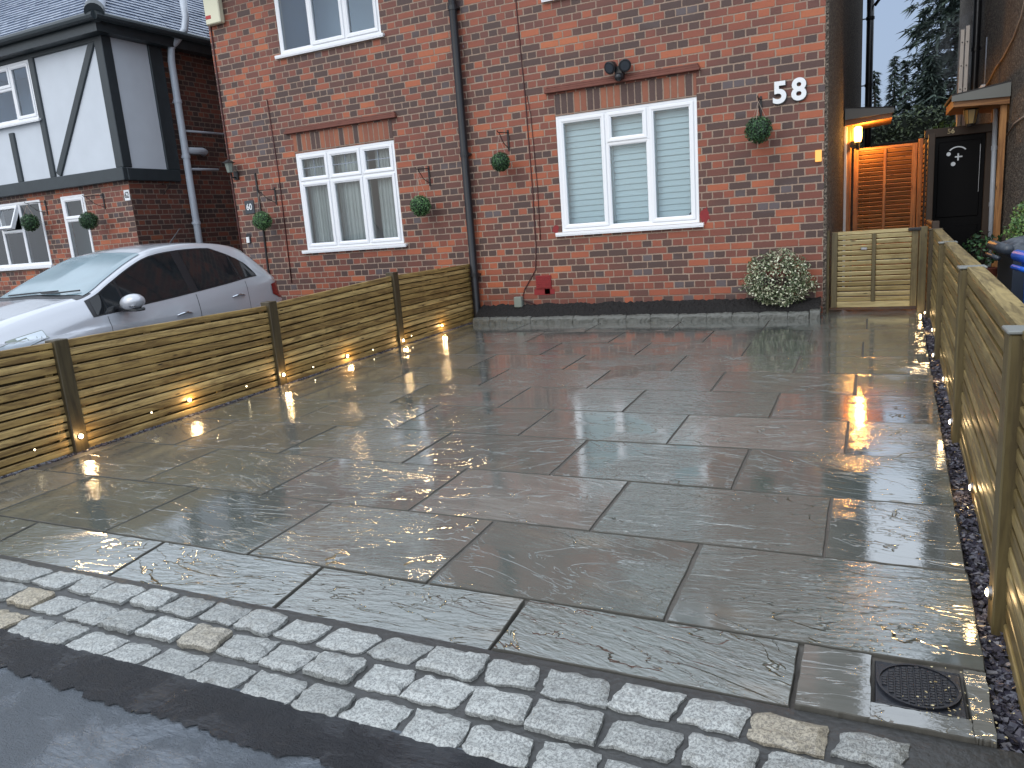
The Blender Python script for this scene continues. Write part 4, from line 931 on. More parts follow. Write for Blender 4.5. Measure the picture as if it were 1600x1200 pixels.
for (a, c) in ((.26, 1.5), (1.6, 2.94)):
    z1 = .8 if a < 1 else 1.7
    panel('slat_panel', T, lambda y: .99+.012*(y-.2), a, c, z1, z1, -.09, -.09, M['cedar'], side=-1, pitch=.06, gap=.016, th=.02)
for y in (.21, 1.55): 
    b = MB(); b.cbox(.985+.012*(y-.2), 1.05+.012*(y-.2), y-.04, y+.04, -.2, .8 if y < 1 else 1.72, .004); b.build('post', M['darkwood'], T)
# dark gate of number 56
G3 = thing('panel_gate', 'tall black panelled gate marked 56 with small gold ornaments', 'gate', (1.35, 2, -.1))
b = MB(); b.cbox(1.085, 1.60, 1.985, 2.02, -.08, 1.70, .004); b.build('door_leaf', M['gate_black'], G3)
b = MB(); b.cbox(.99, 1.085, 1.96, 2.04, -.1, 1.70, .006); b.cbox(1.60, 1.675, 1.96, 2.04, -.1, 1.70, .006); b.cbox(.985, 1.68, 1.95, 2.045, 1.701, 1.80, .006); b.build('door_frame', M['darkwood'], G3)
b = MB(); b.cbox(1.13, 1.56, 1.972, 1.986, .78, 1.64, .006); b.cbox(1.13, 1.56, 1.972, 1.986, .0, .68, .006); b.build('moulding', M['gate_black'], G3)
b = MB()
for i in range(12):
    a0, a1 = R(30+10*i), R(40+10*i); P = lambda a, r: (1.325+r*math.cos(a), 1.965, 1.50+r*.8*math.sin(a)); b.quad(P(a0, .085), P(a0, .10), P(a1, .10), P(a1, .085))
for (cx, cz, r) in ((1.235, 1.50, .022), (1.285, 1.385, .024)): b.tube([(cx, 1.968, cz), (cx, 1.960, cz)], r, 14)
b.box(1.30, 1.375, 1.962, 1.968, 1.455, 1.47); b.box(1.325, 1.34, 1.9615, 1.9685, 1.42, 1.50); b.build('ornament', M['steel'], G3)
b = MB(); b.cbox(1.545, 1.552, 1.955, 1.97, 1.05, 1.58, .001); b.build('handle', M['steel'], G3)
text_mesh('numerals', '56', .075, M['chips'], G3, (1.248, 1.9445, 1.752), ext=.002, off=.001)

# ---------------------------------------------------------------- canopies, lamp, passage
def canopy(label, xw, xo, y0, y1, zw, zo, timb, d=1):
    t = thing('door_canopy', label, 'canopy', (xw, (y0+y1)/2, zw)); b = MB()
    n0 = len(b.v)
    for y in (y0, y1): b.v += [(xw, y, zw), (xo, y, zo), (xo, y, zo+.03), (xw, y, zw+.03)]
    for f in ((0, 1, 2, 3), (4, 7, 6, 5), (0, 4, 5, 1), (1, 5, 6, 2), (2, 6, 7, 3), (3, 7, 4, 0)): b.f.append(tuple(n0+i for i in f)); b.mi.append(0)
    b.build('roof_deck', M['felt'], t, fix=True); b = MB(); n0 = len(b.v)
    for y in (y0-.014, y0-.002): b.v += [(xw, y, zw-.13), (xo, y, zo-.045), (xo, y, zo+.012), (xw, y, zw+.012)]
    for f in ((0, 1, 2, 3), (4, 7, 6, 5), (0, 4, 5, 1), (1, 5, 6, 2), (2, 6, 7, 3), (3, 7, 4, 0)): b.f.append(tuple(n0+i for i in f)); b.mi.append(0)
    b.build('fascia', M['fascia'], t, fix=True); b = MB(); n0 = len(b.v)
    for y in (y0+.02, y1-.02): b.v += [(xw, y, zw-.20), (xo-.02*d, y, zo-.10), (xo-.02*d, y, zo-.012), (xw, y, zw-.012)]
    for f in ((0, 1, 2, 3), (4, 7, 6, 5), (0, 4, 5, 1), (1, 5, 6, 2), (2, 6, 7, 3), (3, 7, 4, 0)): b.f.append(tuple(n0+i for i in f)); b.mi.append(0)
    b.build('bearer', timb, t, fix=True); return t
canopy('small sloping canopy over the side door above the lit orange lamp', .10, .67, 2.75, 3.75, 2.215, 2.155, M['cedar'])
canopy('small sloping canopy over the side door on the right house wall, lantern beneath', 1.74, 1.20, 1.42, 2.4, 2.14, 2.07, M['cedar'], -1)
D = thing('door_surround', 'timber door post beside the lamp on the pebbledash wall', 'door frame', (.1, 2.9, -.1)); b = MB(); b.cbox(.092, .125, 2.86, 2.90, -.1, 2.1, .003); b.build('white_trim', M['white'], D)
b = MB(); b.cbox(.10, .165, 2.905, 2.945, -.1, 2.06, .003); b.cbox(.165, .20, 2.91, 2.94, 1.80, 2.04, .003); b.build('post', M['cedar_z'], D)
L = thing('wall_lamp', 'lit amber glass lamp glowing beside the side door', 'lamp', (.25, 2.8, 1.85))
b = MB(); b.cbox(.165, .215, 2.84, 2.90, 1.74, 1.82, .004); b.tube([(.20, 2.85, 1.77), (.25, 2.82, 1.76), (.255, 2.81, 1.79)], .010, 8); b.tube([(.255, 2.80, 1.70), (.255, 2.80, 1.80)], .022, 12); b.build('bracket', M['iron'], L)
b = MB(); b.tube([(.255, 2.80, 1.80), (.255, 2.80, 1.83), (.255, 2.80, 1.975), (.255, 2.80, 1.995)], [.036, .046, .050, .03], 18); b.build('lamp_glass', M['lampglass'], L, smooth=True)
l = bpy.data.lights.new('bulb', 'POINT'); l.energy = 20; l.color = (1, .46, .10); l.shadow_soft_size = .05; o = bpy.data.objects.new('bulb', l); col.objects.link(o); o.location = (.34, 2.84, 1.88); o.parent = L; o.matrix_parent_inverse = Matrix.Translation(-L.location)
# ---------------------------------------------------------------- house 56 on the right
H56 = thing('pebbledash_house', 'brown pebbledash house wall at the right edge of the picture', 'house', (3, 3, -.2))
b = MB(); wx = lambda y: 1.735+.012*y
b.quad((wx(9), 9, -.4), (wx(-.4), -.4, -.4), (wx(-.4), -.4, 5.2), (wx(9), 9, 5.2)); b.quad((wx(-.4), -.4, -.4), (8, -.4, -.4), (8, -.4, 5.2), (wx(-.4), -.4, 5.2)); b.quad((8, 9, -.4), (wx(9), 9, -.4), (wx(9), 9, 5.2), (8, 9, 5.2)); b.build('wall', M['pebble'], H56)
b = MB(); b.quad((1.5, -.8, 5.1), (8, -.8, 5.1), (8, 4.3, 8), (1.5, 4.3, 8)); b.quad((8, 9.3, 5.1), (1.5, 9.3, 5.1), (1.5, 4.3, 8), (8, 4.3, 8)); b.poly([(1.76, -.4, 5.19), (1.8, 9, 5.19), (1.8, 4.3, 7.9)]); b.build('roof', M['rooftile'], H56)
b = MB(); b.cbox(1.655, 1.735, 2.05, 2.10, -.1, 1.98, .004); b.cbox(1.665, 1.73, 1.50, 1.545, -.1, 1.98, .003); b.build('door_frame', M['cedar_z'], H56)
downpipe('downpipe', 'slim pale grey downpipe beside the black panelled gate', [(1.675, 1.93, 1.98), (1.70, 1.93, -.1)], .026, M['greypipe'], (1.52, .9), (.05, 0, 0))
downpipe('downpipe', 'thick black soil pipe high on the right pebbledash wall behind the ladder', [(1.71, 4.6, 5.2), (1.71, 4.6, -.1)], .05, M['black'], (3.0,), (.08, 0, 0))
t = thing('ladder', 'folded aluminium ladder stood upright behind the black gate', 'ladder', (1.4, 2.62, -.1))
for x in (1.372, 1.425):
    b = MB(); b.cbox(x-.022, x+.022, 2.58, 2.66, -.1, 2.945 if x < 1.4 else 2.98, .003); s_ = b.build('stile', M['alu'], t)
    b = MB()
    for i in range(11): z = .15+.265*i; b.tube([(x, 2.583, z), (x, 2.574, z)], .008, 10)
    b.build('rung_end', M['black'], s_)
b = MB()
for i in range(11): b.tube([(1.374, 2.62, .15+.265*i), (1.425, 2.62, .15+.265*i)], .014, 8)
b.build('rung', M['alu'], t)
def cab(label, pts, r, mat): b = MB(); b.tube(pts, r, 7); tag(b.build('cable', M[mat], smooth=True), label, 'cable')
cab('pale cable sagging across the upper right pebbledash wall', [(1.745, .5, 3.2), (1.742, 1.0, 2.72), (1.745, 1.45, 2.60), (1.755, 2.2, 2.52), (1.765, 2.9, 2.50), (1.77, 3.55, 2.42), (1.775, 4.1, 2.40)], .010, 'rope')
cab('thin pale vertical conduit on the right pebbledash wall', [(1.78, 4.05, 2.40), (1.78, 4.05, 3.05)], .012, 'lead')
cab('pale cable entering by the canopy post on the right wall', [(1.735, .4, 1.72), (1.735, 1.0, 1.70), (1.735, 1.42, 1.62)], .009, 'rope')
t = thing('junction_box', 'small white junction box above the right canopy', 'junction box', (1.76, 4.0, 2.4)); b = MB(); b.cbox(1.72, 1.785, 3.92, 4.12, 2.37, 2.44, .01); b.build('casing', M['white'], t)
t = thing('lantern', 'dark glazed lantern hanging under the right canopy', 'lantern', (1.40, 1.9, 1.8))
b = MB(); b.grid(lambda u, v: (1.42+(.045+.028*v)*math.cos(math.pi/3*round(u*6)), 1.75+(.045+.028*v)*math.sin(math.pi/3*round(u*6)), 1.80+.145*v), 6, 1); b.build('glass', simple('amber_lantern_glass', srgb(196, 168, 112), .2), t)
b = MB()
for k in range(6): a = math.pi/3*k; b.tube([(1.42+.047*math.cos(a), 1.75+.047*math.sin(a), 1.79), (1.42+.076*math.cos(a), 1.75+.076*math.sin(a), 1.95)], .004, 5)
b.tube([(1.42, 1.75, 1.945), (1.42, 1.75, 1.96), (1.42, 1.75, 2.0)], [.085, .07, .02], 6); b.tube([(1.42, 1.75, 1.77), (1.42, 1.75, 1.80)], .045, 6); b.tube([(1.42, 1.75, 1.99), (1.42, 1.75, 2.08)], .006, 6); b.build('cage', M['iron'], t)

# ---------------------------------------------------------------- bins and pots behind the right fence
def wheelie(label, x, y, z0, h, wd, body, lidm, rz):
    t = thing('wheelie_bin', label, 'bin', (0, 0, 0)); dp = .55; b = MB(); n0 = len(b.v)
    for (s, z) in ((.78, .04), (1., h-.1)):
        for (a, c) in ((-1, -1), (1, -1), (1, 1), (-1, 1)): b.v.append((a*wd/2*s, c*dp/2*(s if c < 0 else 1)*.95, z))
    for f in ((0, 1, 5, 4), (1, 2, 6, 5), (2, 3, 7, 6), (3, 0, 4, 7), (3, 2, 1, 0)): b.f.append(tuple(n0+i for i in f)); b.mi.append(0)
    b.cbox(-wd/2-.012, wd/2+.012, -dp/2-.012, dp/2-.0, h-.135, h-.095, .006); b.build('body', body, t, fix=True)
    b = MB()
    def lf(u, v):
        a = (u*2-1); c = (v*2-1); e = max(abs(a)**6, abs(c)**6)
        return (a*(wd/2+.025), c*(dp/2+.03), h-.04-.055*e + .03*(1-a*a)*(1-c*c) + .006*math.cos(a*14)*(1-e))
    b.grid(lf, 26, 20); n0 = 0
    b.tube([(-wd/2-.02, dp/2+.02, h-.075), (wd/2+.02, dp/2+.02, h-.075)], .032, 12); b.tube([(-wd/2-.025, -dp/2-.03, h-.085), (wd/2+.025, -dp/2-.03, h-.085)], .018, 10)
    ld = b.build('lid', lidm, t, smooth=True); 
    b = MB(); b.tube([(-wd/2+.06, dp/2+.055, h-.13), (wd/2-.06, dp/2+.055, h-.13)], .014, 10); b.build('handle', body, t, smooth=True)
    for sx in (-1, 1):
        b = MB(); b.tube([(sx*(wd/2-.05), dp/2-.04, .1), (sx*(wd/2+.01), dp/2-.04, .1)], .1, 20); b.build('wheel', M['rubber'], t)
    t.location = (x, y, z0); t.rotation_euler = (0, 0, rz); return t
wheelie('charcoal wheelie bin behind the right fence', 1.475, -2.80, -.22, 1.0, .50, M['bin_grey'], M['bin_grey'], R(92))
wheelie('bright blue wheelie bin in front of the charcoal bin', 1.50, -3.66, -.23, 1.0, .46, M['bin_blue'], M['bin_blue'], R(95))
def shrub(name, label, cat, x, y, z0, rx, rz, n, leafm, seed, sz=.02, pot=None, stems=True, zc=.5, lumps=.22, flat=1.):
    rr = random.Random(seed); t = thing(name, label, cat, (x, y, z0)); b = MB(); c = Vector((x, y, z0+rz*2*zc)); 
    for i in range(n):
        d = Vector((rr.gauss(0, 1), rr.gauss(0, 1)*flat, rr.gauss(0, 1))).normalized(); k = 1+lumps*1.6*noise.noise(d*2.3+Vector((seed, 0, 0)))+lumps*.7*noise.noise(d*6+Vector((seed, 5, 0)))
        rad = k*(1-.5*rr.random()**2.2); p = c + Vector((d.x*rx, d.y*rx*flat, d.z*rz))*rad
        if p.z < z0+.01: continue
        m = Matrix.Translation(p) @ (d+Vector((rr.gauss(0, .7), rr.gauss(0, .7), .4+rr.gauss(0, .6)))).to_track_quat('Z', 'Y').to_matrix().to_4x4() @ Matrix.Rotation(rr.uniform(0, 6.3), 4, 'Z'); s = sz*rr.uniform(.6, 1.2)
        b.poly([m @ Vector(q) for q in ((-s, 0, 0), (-s*.2, -s*.5, s*.12), (s, 0, 0), (-s*.2, s*.5, s*.12))])
    b.build('foliage', leafm, t); b = MB()
    for i in range(26):
        a = rr.uniform(0, 6.3); q = rr.uniform(.3, .85); e = c+Vector((math.cos(a)*rx*q, math.sin(a)*rx*q*flat, rz*rr.uniform(-.5, .8)))
        b.tube([(x+rr.uniform(-.03, .03), y, z0-.02), Vector((x, y, z0)).lerp(e, .5)+Vector((0, 0, .03)), e], [.006, .004, .002], 5)
    b.build('stems', M['bark'], t); return t
shrub('evergreen_shrub', 'variegated cream and green shrub in the planting bed by the house corner', 'shrub', -.43, -.13, .03, .335, .275, 5200, M['varieg'], 5, .0155, zc=.5, lumps=.2, flat=.62)
t = shrub('potted_conifer', 'bright green shrub at the right edge behind the bins', 'shrub', 1.66, -.75, .45, .17, .26, 2200, M['leaf_b'], 9, .018)
b = MB(); b.tube([(1.66, -.75, -.22), (1.66, -.75, .42), (1.66, -.75, .46)], [.11, .16, .17], 20); b.build('pot', M['pot'], t)
t = shrub('potted_plant', 'dim potted plant in front of the black gate', 'plant', 1.50, .9, .28, .20, .18, 260, M['box_leaf'], 12, .03)
b = MB(); b.tube([(1.5, .9, -.2), (1.5, .9, .22), (1.5, .9, .26)], [.10, .15, .16], 20); b.build('pot', M['pot'], t)

# ---------------------------------------------------------------- trees and far garden
def conifer(label, x, y, z0, h, r, nb, seed, droop=.25, mat='conifer', dense=26, low=.08, sz=.11):
    rr = random.Random(seed); t = thing('conifer_tree', label, 'tree', (x, y, z0), 'conifers beyond the side passage'); b = MB()
    b.tube([(x, y, z0-.2), (x+.05, y, z0+h*.5), (x, y, z0+h*.97)], [h*.022, h*.013, .01], 8); b.build('trunk', M['bark'], t); b = MB(); br = MB()
    for i in range(nb):
        q = low+(1-low)*(i/nb)**.9; an = i*2.399+rr.uniform(-.4, .4); L = r*((1-q)**.75+.05)*rr.uniform(.55, 1.15); o = Vector((x, y, z0+h*q)); d = Vector((math.cos(an), math.sin(an), 0))
        e = lambda s: o + d*L*s + Vector((0, 0, L*(.28*s-droop*2.0*s*s)))
        br.tube([e(0), e(.5), e(1)], [.02*L/r*3+.006, .012, .004], 4, cap=False)
        for k in range(dense):
            s = rr.uniform(.12, 1)**.8; p = e(s)+Vector((rr.gauss(0, 1), rr.gauss(0, 1), rr.gauss(0, .55)))*.11*L*(1.15-s)
            dd = (d+Vector((rr.gauss(0, .55), rr.gauss(0, .55), rr.gauss(-.35, .3)))).normalized(); S = sz*rr.uniform(.6, 1.5); sd = dd.cross(Vector((0, 0, 1))).normalized()
            u = Vector((rr.gauss(0, .3), rr.gauss(0, .3), 1)).normalized(); sd = (sd+u*rr.uniform(-.8, .8)).normalized()
            b.poly([p, p+dd*S*.7+sd*S*.22, p+dd*S*1.9-Vector((0, 0, S*.3)), p+dd*S*.6-sd*S*.22])
            b.poly([p+sd*S*.1, p+dd*S*.5+sd*S*.75, p+dd*S*.35+sd*S*.12]); b.poly([p-sd*S*.1, p+dd*S*.5-sd*S*.75, p+dd*S*.35-sd*S*.12])
    b.build('crown', M[mat], t); br.build('branches', M['bark'], t); return t
conifer('tall dark spreading conifer filling the gap on the right', 3.0, 20, -.2, 12.5, 2.7, 420, 21, droop=.22, dense=34, low=.12, sz=.17)
conifer('slim pale conifer tip nearest the black rear soil pipe', .42, 20, -.2, 5.3, .55, 120, 22, droop=.5, dense=16, sz=.08)
conifer('slim drooping conifer in the middle of the gap', .98, 20.5, -.2, 5.75, .5, 130, 23, droop=.6, dense=16, sz=.08)
conifer('short drooping conifer between the slim and the tall one', 1.28, 20, -.2, 5.5, .5, 120, 24, droop=.5, dense=18, sz=.08)
conifer('bushy dark conifer in front of the tall one', 1.95, 18.5, -.2, 5.3, 1.1, 190, 25, droop=.3, dense=22, sz=.11)
def hedge(label, x0, x1, y, z0, z1, n, seed, mat='conifer_b', s0=.05):
    rr = random.Random(seed); b = MB(); b.box(x0+.1, x1-.1, y, y+.5, z0, z1-.25)
    t = thing('hedge', label, 'hedge', ((x0+x1)/2, y, z0)); b.build('core', M['box_core'], t); b = MB()
    for i in range(n):
        x = rr.uniform(x0, x1); zt_ = z1+.28*noise.noise(Vector((x*1.6, seed, 0)))+.1*noise.noise(Vector((x*6, seed, 0))); z = z0+(zt_-z0)*rr.random()**.7; yy = y-.06+rr.gauss(0, .1)+(.25 if z > zt_-.2 else 0)*rr.random()
        m = Matrix.Translation((x, yy, z)) @ Matrix.Rotation(rr.uniform(0, 6), 4, 'Z') @ Matrix.Rotation(rr.uniform(-1.2, 1.2), 4, 'X') @ Matrix.Rotation(rr.uniform(-1.2, 1.2), 4, 'Y'); s = s0*rr.uniform(.5, 1.4)
        b.poly([m @ Vector(q) for q in ((-s, 0, 0), (0, -s*.45, 0), (s, 0, 0), (0, s*.45, 0))])
    b.build('foliage', M[mat], t)
hedge('green hedge beyond the orange lit gate', -1.5, 6, 13, -.2, 3.15, 14000, 3)
hedge('paler green bush top behind the black gate', 1.35, 2.3, 6.5, -.2, 2.15, 2600, 4, 'leaf_b', .04)
t = thing('garden_fence', 'dull brown board fence at the back of the side passage', 'fence', (1.5, 9.9, -.1)); b = MB(); x = .25
while x < 4.4: b.cbox(x, x+.118, 9.9, 9.92, -.14, 2.18+rnd.uniform(-.008, .008), .003); x += .122
b.build('boards', M['darkwood'], t); b = MB(); b.cbox(.25, 4.4, 9.921, 9.96, .3, .38, .003); b.cbox(.25, 4.4, 9.921, 9.96, 1.6, 1.68, .003); b.build('rail', M['darkwood'], t)

# ---------------------------------------------------------------- flue steam drifting across the gap
def steam(label, c, r, dens, seed):
    b = MB(); b.sphere((0, 0, 0), 1, 20, 14); n = NT('steam_vapour'); n.t.nodes.remove(n.b)
    tc = n.n('ShaderNodeTexCoord'); o_ = tc.outputs['Object']; L_ = n.n('ShaderNodeVectorMath', operation='LENGTH'); n.l(o_, L_.inputs[0])
    nz = n.noise(n.vec('ADD', n.vec('MULTIPLY', o_, (1.6, 1.2, 1.1)), (seed, 0, 0)), 1.5, 3, .6, 1.2)
    d = n.M('MULTIPLY', n.M('MULTIPLY', n.step(nz, .46, .68), n.step(L_.outputs[1], 1., .35)), dens)
    v = n.n('ShaderNodeVolumePrincipled'); v.inputs['Color'].default_value = (.92, .95, 1, 1); n.l(d, v.inputs['Density']); n.l(v.outputs[0], n.out.inputs['Volume'])
    o = b.build('steam', n.m, smooth=True); o.location = c; o.scale = r; return tag(o, label, 'steam', kind='stuff')
steam('pale steam drifting in front of the tall dark conifer', (1.62, 5.3, 3.05), (.52, .5, .75), 1.5, 3)
# ---------------------------------------------------------------- silver hatchback
CX, CY, CZ, CL, CW = -6.94, -4.98, -.29, 3.96, .845     # centre x, nose y, ground, length, half width
def pl(pts, s):
    if s <= pts[0][0]: return pts[0][1]
    for i in range(len(pts)-1):
        (a, va), (b_, vb) = pts[i], pts[i+1]
        if s <= b_:
            pa = pts[i-1] if i else pts[i]; pb = pts[i+2] if i+2 < len(pts) else pts[i+1]
            t = (s-a)/(b_-a); ma = (vb-pa[1])/(b_-pa[0])*(b_-a); mb_ = (pb[1]-va)/(pb[0]-a)*(b_-a)
            return (2*t**3-3*t*t+1)*va+(t**3-2*t*t+t)*ma+(-2*t**3+3*t*t)*vb+(t**3-t*t)*mb_
    return pts[-1][1]
TOP = [(0, .52), (.06, .66), (.25, .80), (.6, .905), (1.0, .985), (1.22, 1.025), (1.5, 1.165), (1.8, 1.305), (2.05, 1.40), (2.35, 1.45), (2.75, 1.462), (3.1, 1.435), (3.34, 1.385), (3.46, 1.34), (3.62, 1.19), (3.78, 1.03), (3.90, .90), (3.96, .68)]
BELT = [(0, .44), (.06, .54), (.25, .63), (.6, .72), (1.0, .79), (1.22, .815), (1.6, .84), (2.2, .885), (2.9, .95), (3.3, .99), (3.6, .985), (3.8, .89), (3.96, .58)]
EDGE = [(0, .505), (.06, .63), (.25, .765), (.6, .87), (1.0, .95), (1.22, .985), (1.5, 1.115), (1.8, 1.25), (2.05, 1.335), (2.35, 1.375), (2.75, 1.385), (3.1, 1.36), (3.30, 1.32), (3.44, 1.26), (3.62, 1.12), (3.78, .99), (3.90, .87), (3.96, .64)]
WID = [(0, .46), (.05, .60), (.15, .72), (.35, .80), (.7, .84), (1.3, .85), (2.6, .855), (3.2, .84), (3.6, .80), (3.8, .76), (3.92, .70), (3.96, .62)]
def sect(s):
    W = pl(WID, s); zt_, zb_, ze = pl(TOP, s), pl(BELT, s), pl(EDGE, s)
    hood = max(0, min(1, (1.35-s)/.25)); we = W*(.80*hood + (1-hood)*(.90-.22*max(0, min(1, (ze-.95)/.42))))
    we = min(we, W*.93)
    return [(W*.90, .20), (W*.985, .32), (W*1.0, .52), (W*1.005, .70), (W*(.985), zb_-.09 if zb_ > .75 else zb_*.93), (W*.955, zb_), (we, ze), (we*.88, zt_-(zt_-ze)*.42), (we*.5, zt_-.012), (0, zt_)]
def Pt(s, v):
    S = sect(s); i = min(int(v), len(S)-2); t = v-i; x = S[i][0]*(1-t)+S[i+1][0]*t; z = S[i][1]*(1-t)+S[i+1][1]*t; return x, z
nose = lambda s, x: CY + s + .10*(max(0, 1-s/.6))*(x/CW)**2*0 
def W3(s, x, z, sd=1): 
    y = CY + s + (.16*(abs(x)/.85)**2.5)*max(0, 1-s/1.1) - (.10*(abs(x)/.8)**2.5)*max(0, (s-3.3)/.66)
    return Vector((CX+sd*x, y, CZ+z))
def cowl(s, x): return 0
car = thing('hatchback_car', 'silver five door hatchback parked nose to the street behind the left fence', 'car', (CX, CY+2, CZ))
b = MB(); SS = [0, .03, .06, .1, .15, .2, .28, .38, .5, .65, .8, .95, 1.1, 1.18, 1.22, 1.28] + [1.36+.08*i for i in range(27)] + [3.5, 3.55, 3.6, 3.66, 3.72, 3.78, 3.84, 3.9, 3.94, 3.96]
VV = [i/3 for i in range(28)]
for sd in (1, -1):
    n0 = len(b.v)
    for s in SS:
        for v in VV: x, z = Pt(s, v); b.v.append(tuple(W3(s, x, z, sd)))
    k = len(VV)
    for i in range(len(SS)-1):
        for j in range(k-1):
            a = n0+i*k+j; f = (a, a+k, a+k+1, a+1); b.f.append(f if sd < 0 else f[::-1]); b.mi.append(0)
    for i in (0, len(SS)-1):
        ring_ = [n0+i*k+j for j in range(k)]; cc = len(b.v); b.v.append(tuple(W3(SS[i], 0, .3, sd)))
        for j in range(k-1): b.f.append((ring_[j], ring_[j+1], cc)); b.mi.append(0)
body = b.build('body', M['paint'], car, smooth=True, fix=True)
def onside(s, h, off=.004, sd=1):
    """a point on the body side at length s and height h"""
    S = sect(s); 
    for i in range(1, len(S)-1):
        if S[i][1] <= h <= S[i+1][1]: t = (h-S[i][1])/max(1e-6, S[i+1][1]-S[i][1]); x = S[i][0]*(1-t)+S[i+1][0]*t; break
    else: x = S[6][0]
    return W3(s, x+off, h+off*.2, sd)
def patch(name, mat, s0, s1, lo, hi, off, sd, n=24, m=6, parent=car, smooth=True):
    b = MB(); b.grid(lambda u, v: onside(s0+(s1-s0)*u, lo(s0+(s1-s0)*u)*(1-v)+hi(s0+(s1-s0)*u)*v, off, sd), n, m); return b.build(name, mat, parent, smooth=smooth)
glo = lambda s: pl(BELT, s)+.018 - (.012 if s < 1.5 else 0)
def ghi(s):
    e = pl(EDGE, s)-.028
    if s > 2.9: e = min(e, glo(3.40)+ (max(0, 3.38-s)/.48)**.5*(pl(EDGE, 2.9)-.028-glo(3.40)))
    return max(e, glo(s)+.002)
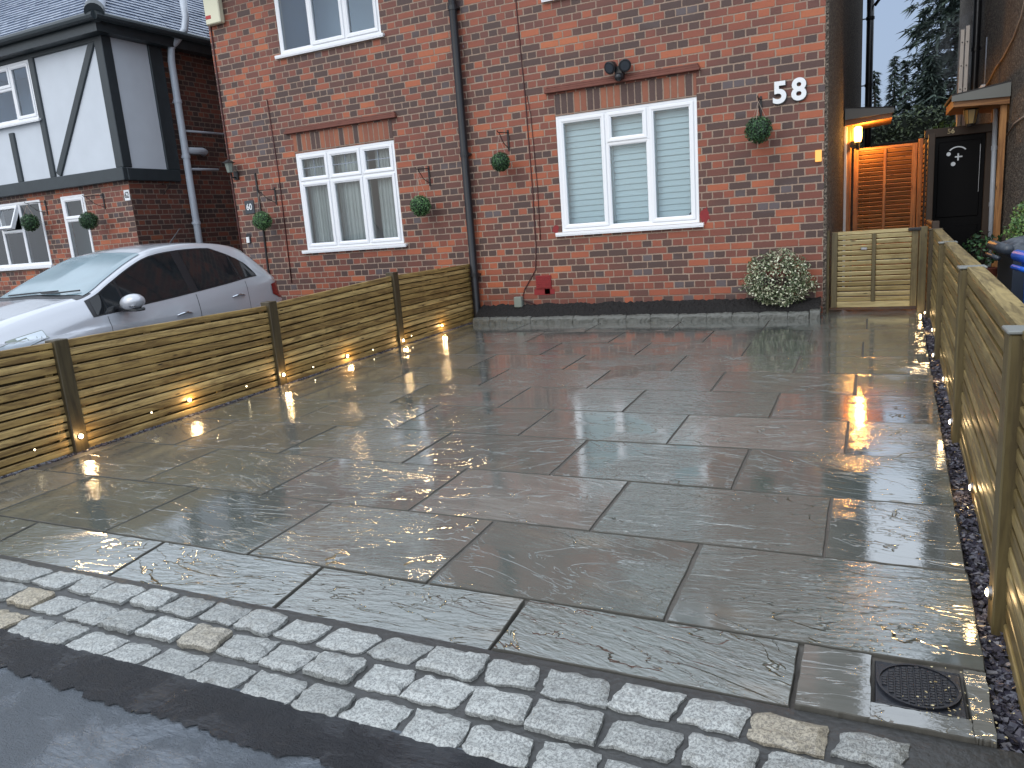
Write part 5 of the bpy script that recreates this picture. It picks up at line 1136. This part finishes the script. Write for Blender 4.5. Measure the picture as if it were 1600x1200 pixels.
for sd in (1, -1):
    tr = patch('window_surround', M['black'], 1.20, 3.40, lambda s: glo(s)-.014, lambda s: ghi(s)+.014, .003, sd, 60, 6)
    patch('front_door_glass', M['carglass'], 1.58, 2.36, glo, ghi, .006, sd, 30); patch('quarter_light', M['carglass'], 1.24, 1.55, glo, ghi, .006, sd, 16)
    patch('rear_door_glass', M['carglass'], 2.47, 3.10, glo, ghi, .006, sd, 26); patch('rear_quarter_glass', M['carglass'], 3.13, 3.37, glo, ghi, .006, sd, 18)
    for (s0, s1, z0, z1) in ((1.34, 1.345, .28, .80), (2.415, 2.422, .25, .89), (3.16, 3.166, .58, .96)): patch('door_seam', M['black'], s0, s1, lambda s: z0, lambda s: z1, .0015, sd, 1, 10)
    for (s, h) in ((2.20, .70), (3.00, .80)):
        b = MB(); P0 = [onside(s-.10+.2*i/8, h+.012*math.sin(math.pi*i/8), .004+.030*math.sin(math.pi*min(1, max(0, i/8))), sd) for i in range(9)]; b.tube(P0, [.006, .010, .012, .013, .013, .013, .012, .010, .006], 8); b.build('door_handle', M['chrome'], car, smooth=True)
    b = MB(); c = onside(1.52, .875, .17, sd)
    b.grid(lambda u, v: c+Vector((.135*math.sin(math.pi*v)*math.cos(2*math.pi*u)*sd, .10*math.sin(math.pi*v)*math.sin(2*math.pi*u), .080*math.cos(math.pi*v)+.012*math.cos(2*math.pi*u)*math.sin(math.pi*v))), 20, 12); mi = b.build('mirror', M['paint'], car, smooth=True, fix=True)
    b = MB(); b.tube([onside(1.46, .855, .0, sd), onside(1.48, .85, .06, sd), c+Vector((0, 0, -.045))], [.03, .026, .045], 10); b.cbox(c.x-.105, c.x+.105, c.y-.055, c.y+.055, c.z-.088, c.z-.058, .01); b.build('mirror_stalk', M['black'], mi, smooth=True)
    b = MB(); b.cbox(c.x-.08, c.x+.11, c.y-.078, c.y-.066, c.z-.045, c.z-.028, .003); b.build('indicator_strip', M['chrome'], mi)
    patch('headlight', M['headlens'], .10, .66, lambda s: pl(BELT, s)-.03-.06*(.66-s), lambda s: pl(BELT, s)+.045-.06*max(0, s-.36), .005, sd, 14, 5)
    patch('headlight_rim', M['greybox'], .095, .668, lambda s: pl(BELT, s)-.036-.06*(.66-s), lambda s: pl(BELT, s)+.050-.06*max(0, s-.36), .002, sd, 14, 5)
    tl = patch('tail_light', M['lens_red'], 3.66, 3.92, lambda s: .70+.35*max(0, 3.84-s), lambda s: .90-.10*max(0, 3.84-s), .006, sd, 8, 6)
    for ys in (.62, 3.16):
        b = MB(); x0 = CX+sd*(CW-.20); x1 = CX+sd*(CW-.0); y = CY+ys; b.tube([(x0, y, CZ+.30), (x1-sd*.02, y, CZ+.30), (x1, y, CZ+.30)], [.30, .30, .27], 32); wl = b.build('wheel', M['rubber'], car, smooth=False)
        b = MB()
        for k in range(7):
            a = 2*math.pi*k/7; m = Matrix.Translation((x1+sd*.006, y, CZ+.30)) @ Matrix.Rotation(a, 4, 'X'); b.cbox(-.012, .012, -.022, .022, .03, .19, .004, m)
        b.tube([(x1-sd*.01, y, CZ+.30), (x1+sd*.012, y, CZ+.30)], .045, 16); b.build('rim', M['chrome'], wl)
def wsurf(s, v, off):
    x, z = Pt(s, v); return x, z
b = MB()   # windscreen: between the cowl and the roof, across the whole width
def ws(u, v, off=.006, s0=1.24, s1=2.02, e=.93):
    a = u*2-1; s = s0+(s1-s0)*v; S = sect(s); X = S[6][0]*e; x = abs(a)*X
    # height from the section at |x|
    vv = 9
    for i in range(6, 9):
        if S[i+1][0] <= x <= S[i][0]: t = (S[i][0]-x)/max(1e-6, S[i][0]-S[i+1][0]); z = S[i][1]*(1-t)+S[i+1][1]*t; break
    else: z = S[9][1]
    p = W3(s, x, z, 1 if a >= 0 else -1); return p+Vector((0, -off*.8, off))
b.grid(ws, 28, 16); b.build('windscreen', M['screen'], car, smooth=True)
b = MB(); b.grid(lambda u, v: ws(u, v, .003, 1.16, 1.30, .97), 28, 4); b.build('scuttle_panel', M['black'], car, smooth=True)
b = MB(); b.tube([ws(.15, .02, .018), ws(.45, .015, .022), ws(.70, .06, .02)], .008, 6); b.tube([ws(.55, .01, .018), ws(.75, .02, .022), ws(.93, .07, .02)], .008, 6); b.build('wiper', M['black'], car)
b = MB(); b.grid(lambda u, v: ws(u, v, -.004, 3.55, 3.80, .9)+Vector((0, .012, .004)), 20, 8); b.build('rear_screen', M['carglass'], car, smooth=True)
b = MB(); b.tube([W3(2.9, 0, 1.455), W3(3.08, 0, 1.62)], [.008, .003], 6); b.build('aerial', M['black'], car)
b = MB(); b.cbox(CX-.26, CX+.26, CY-.03, CY-.005, CZ+.36, CZ+.47, .004); b.build('front_plate_holder', M['white'], car)
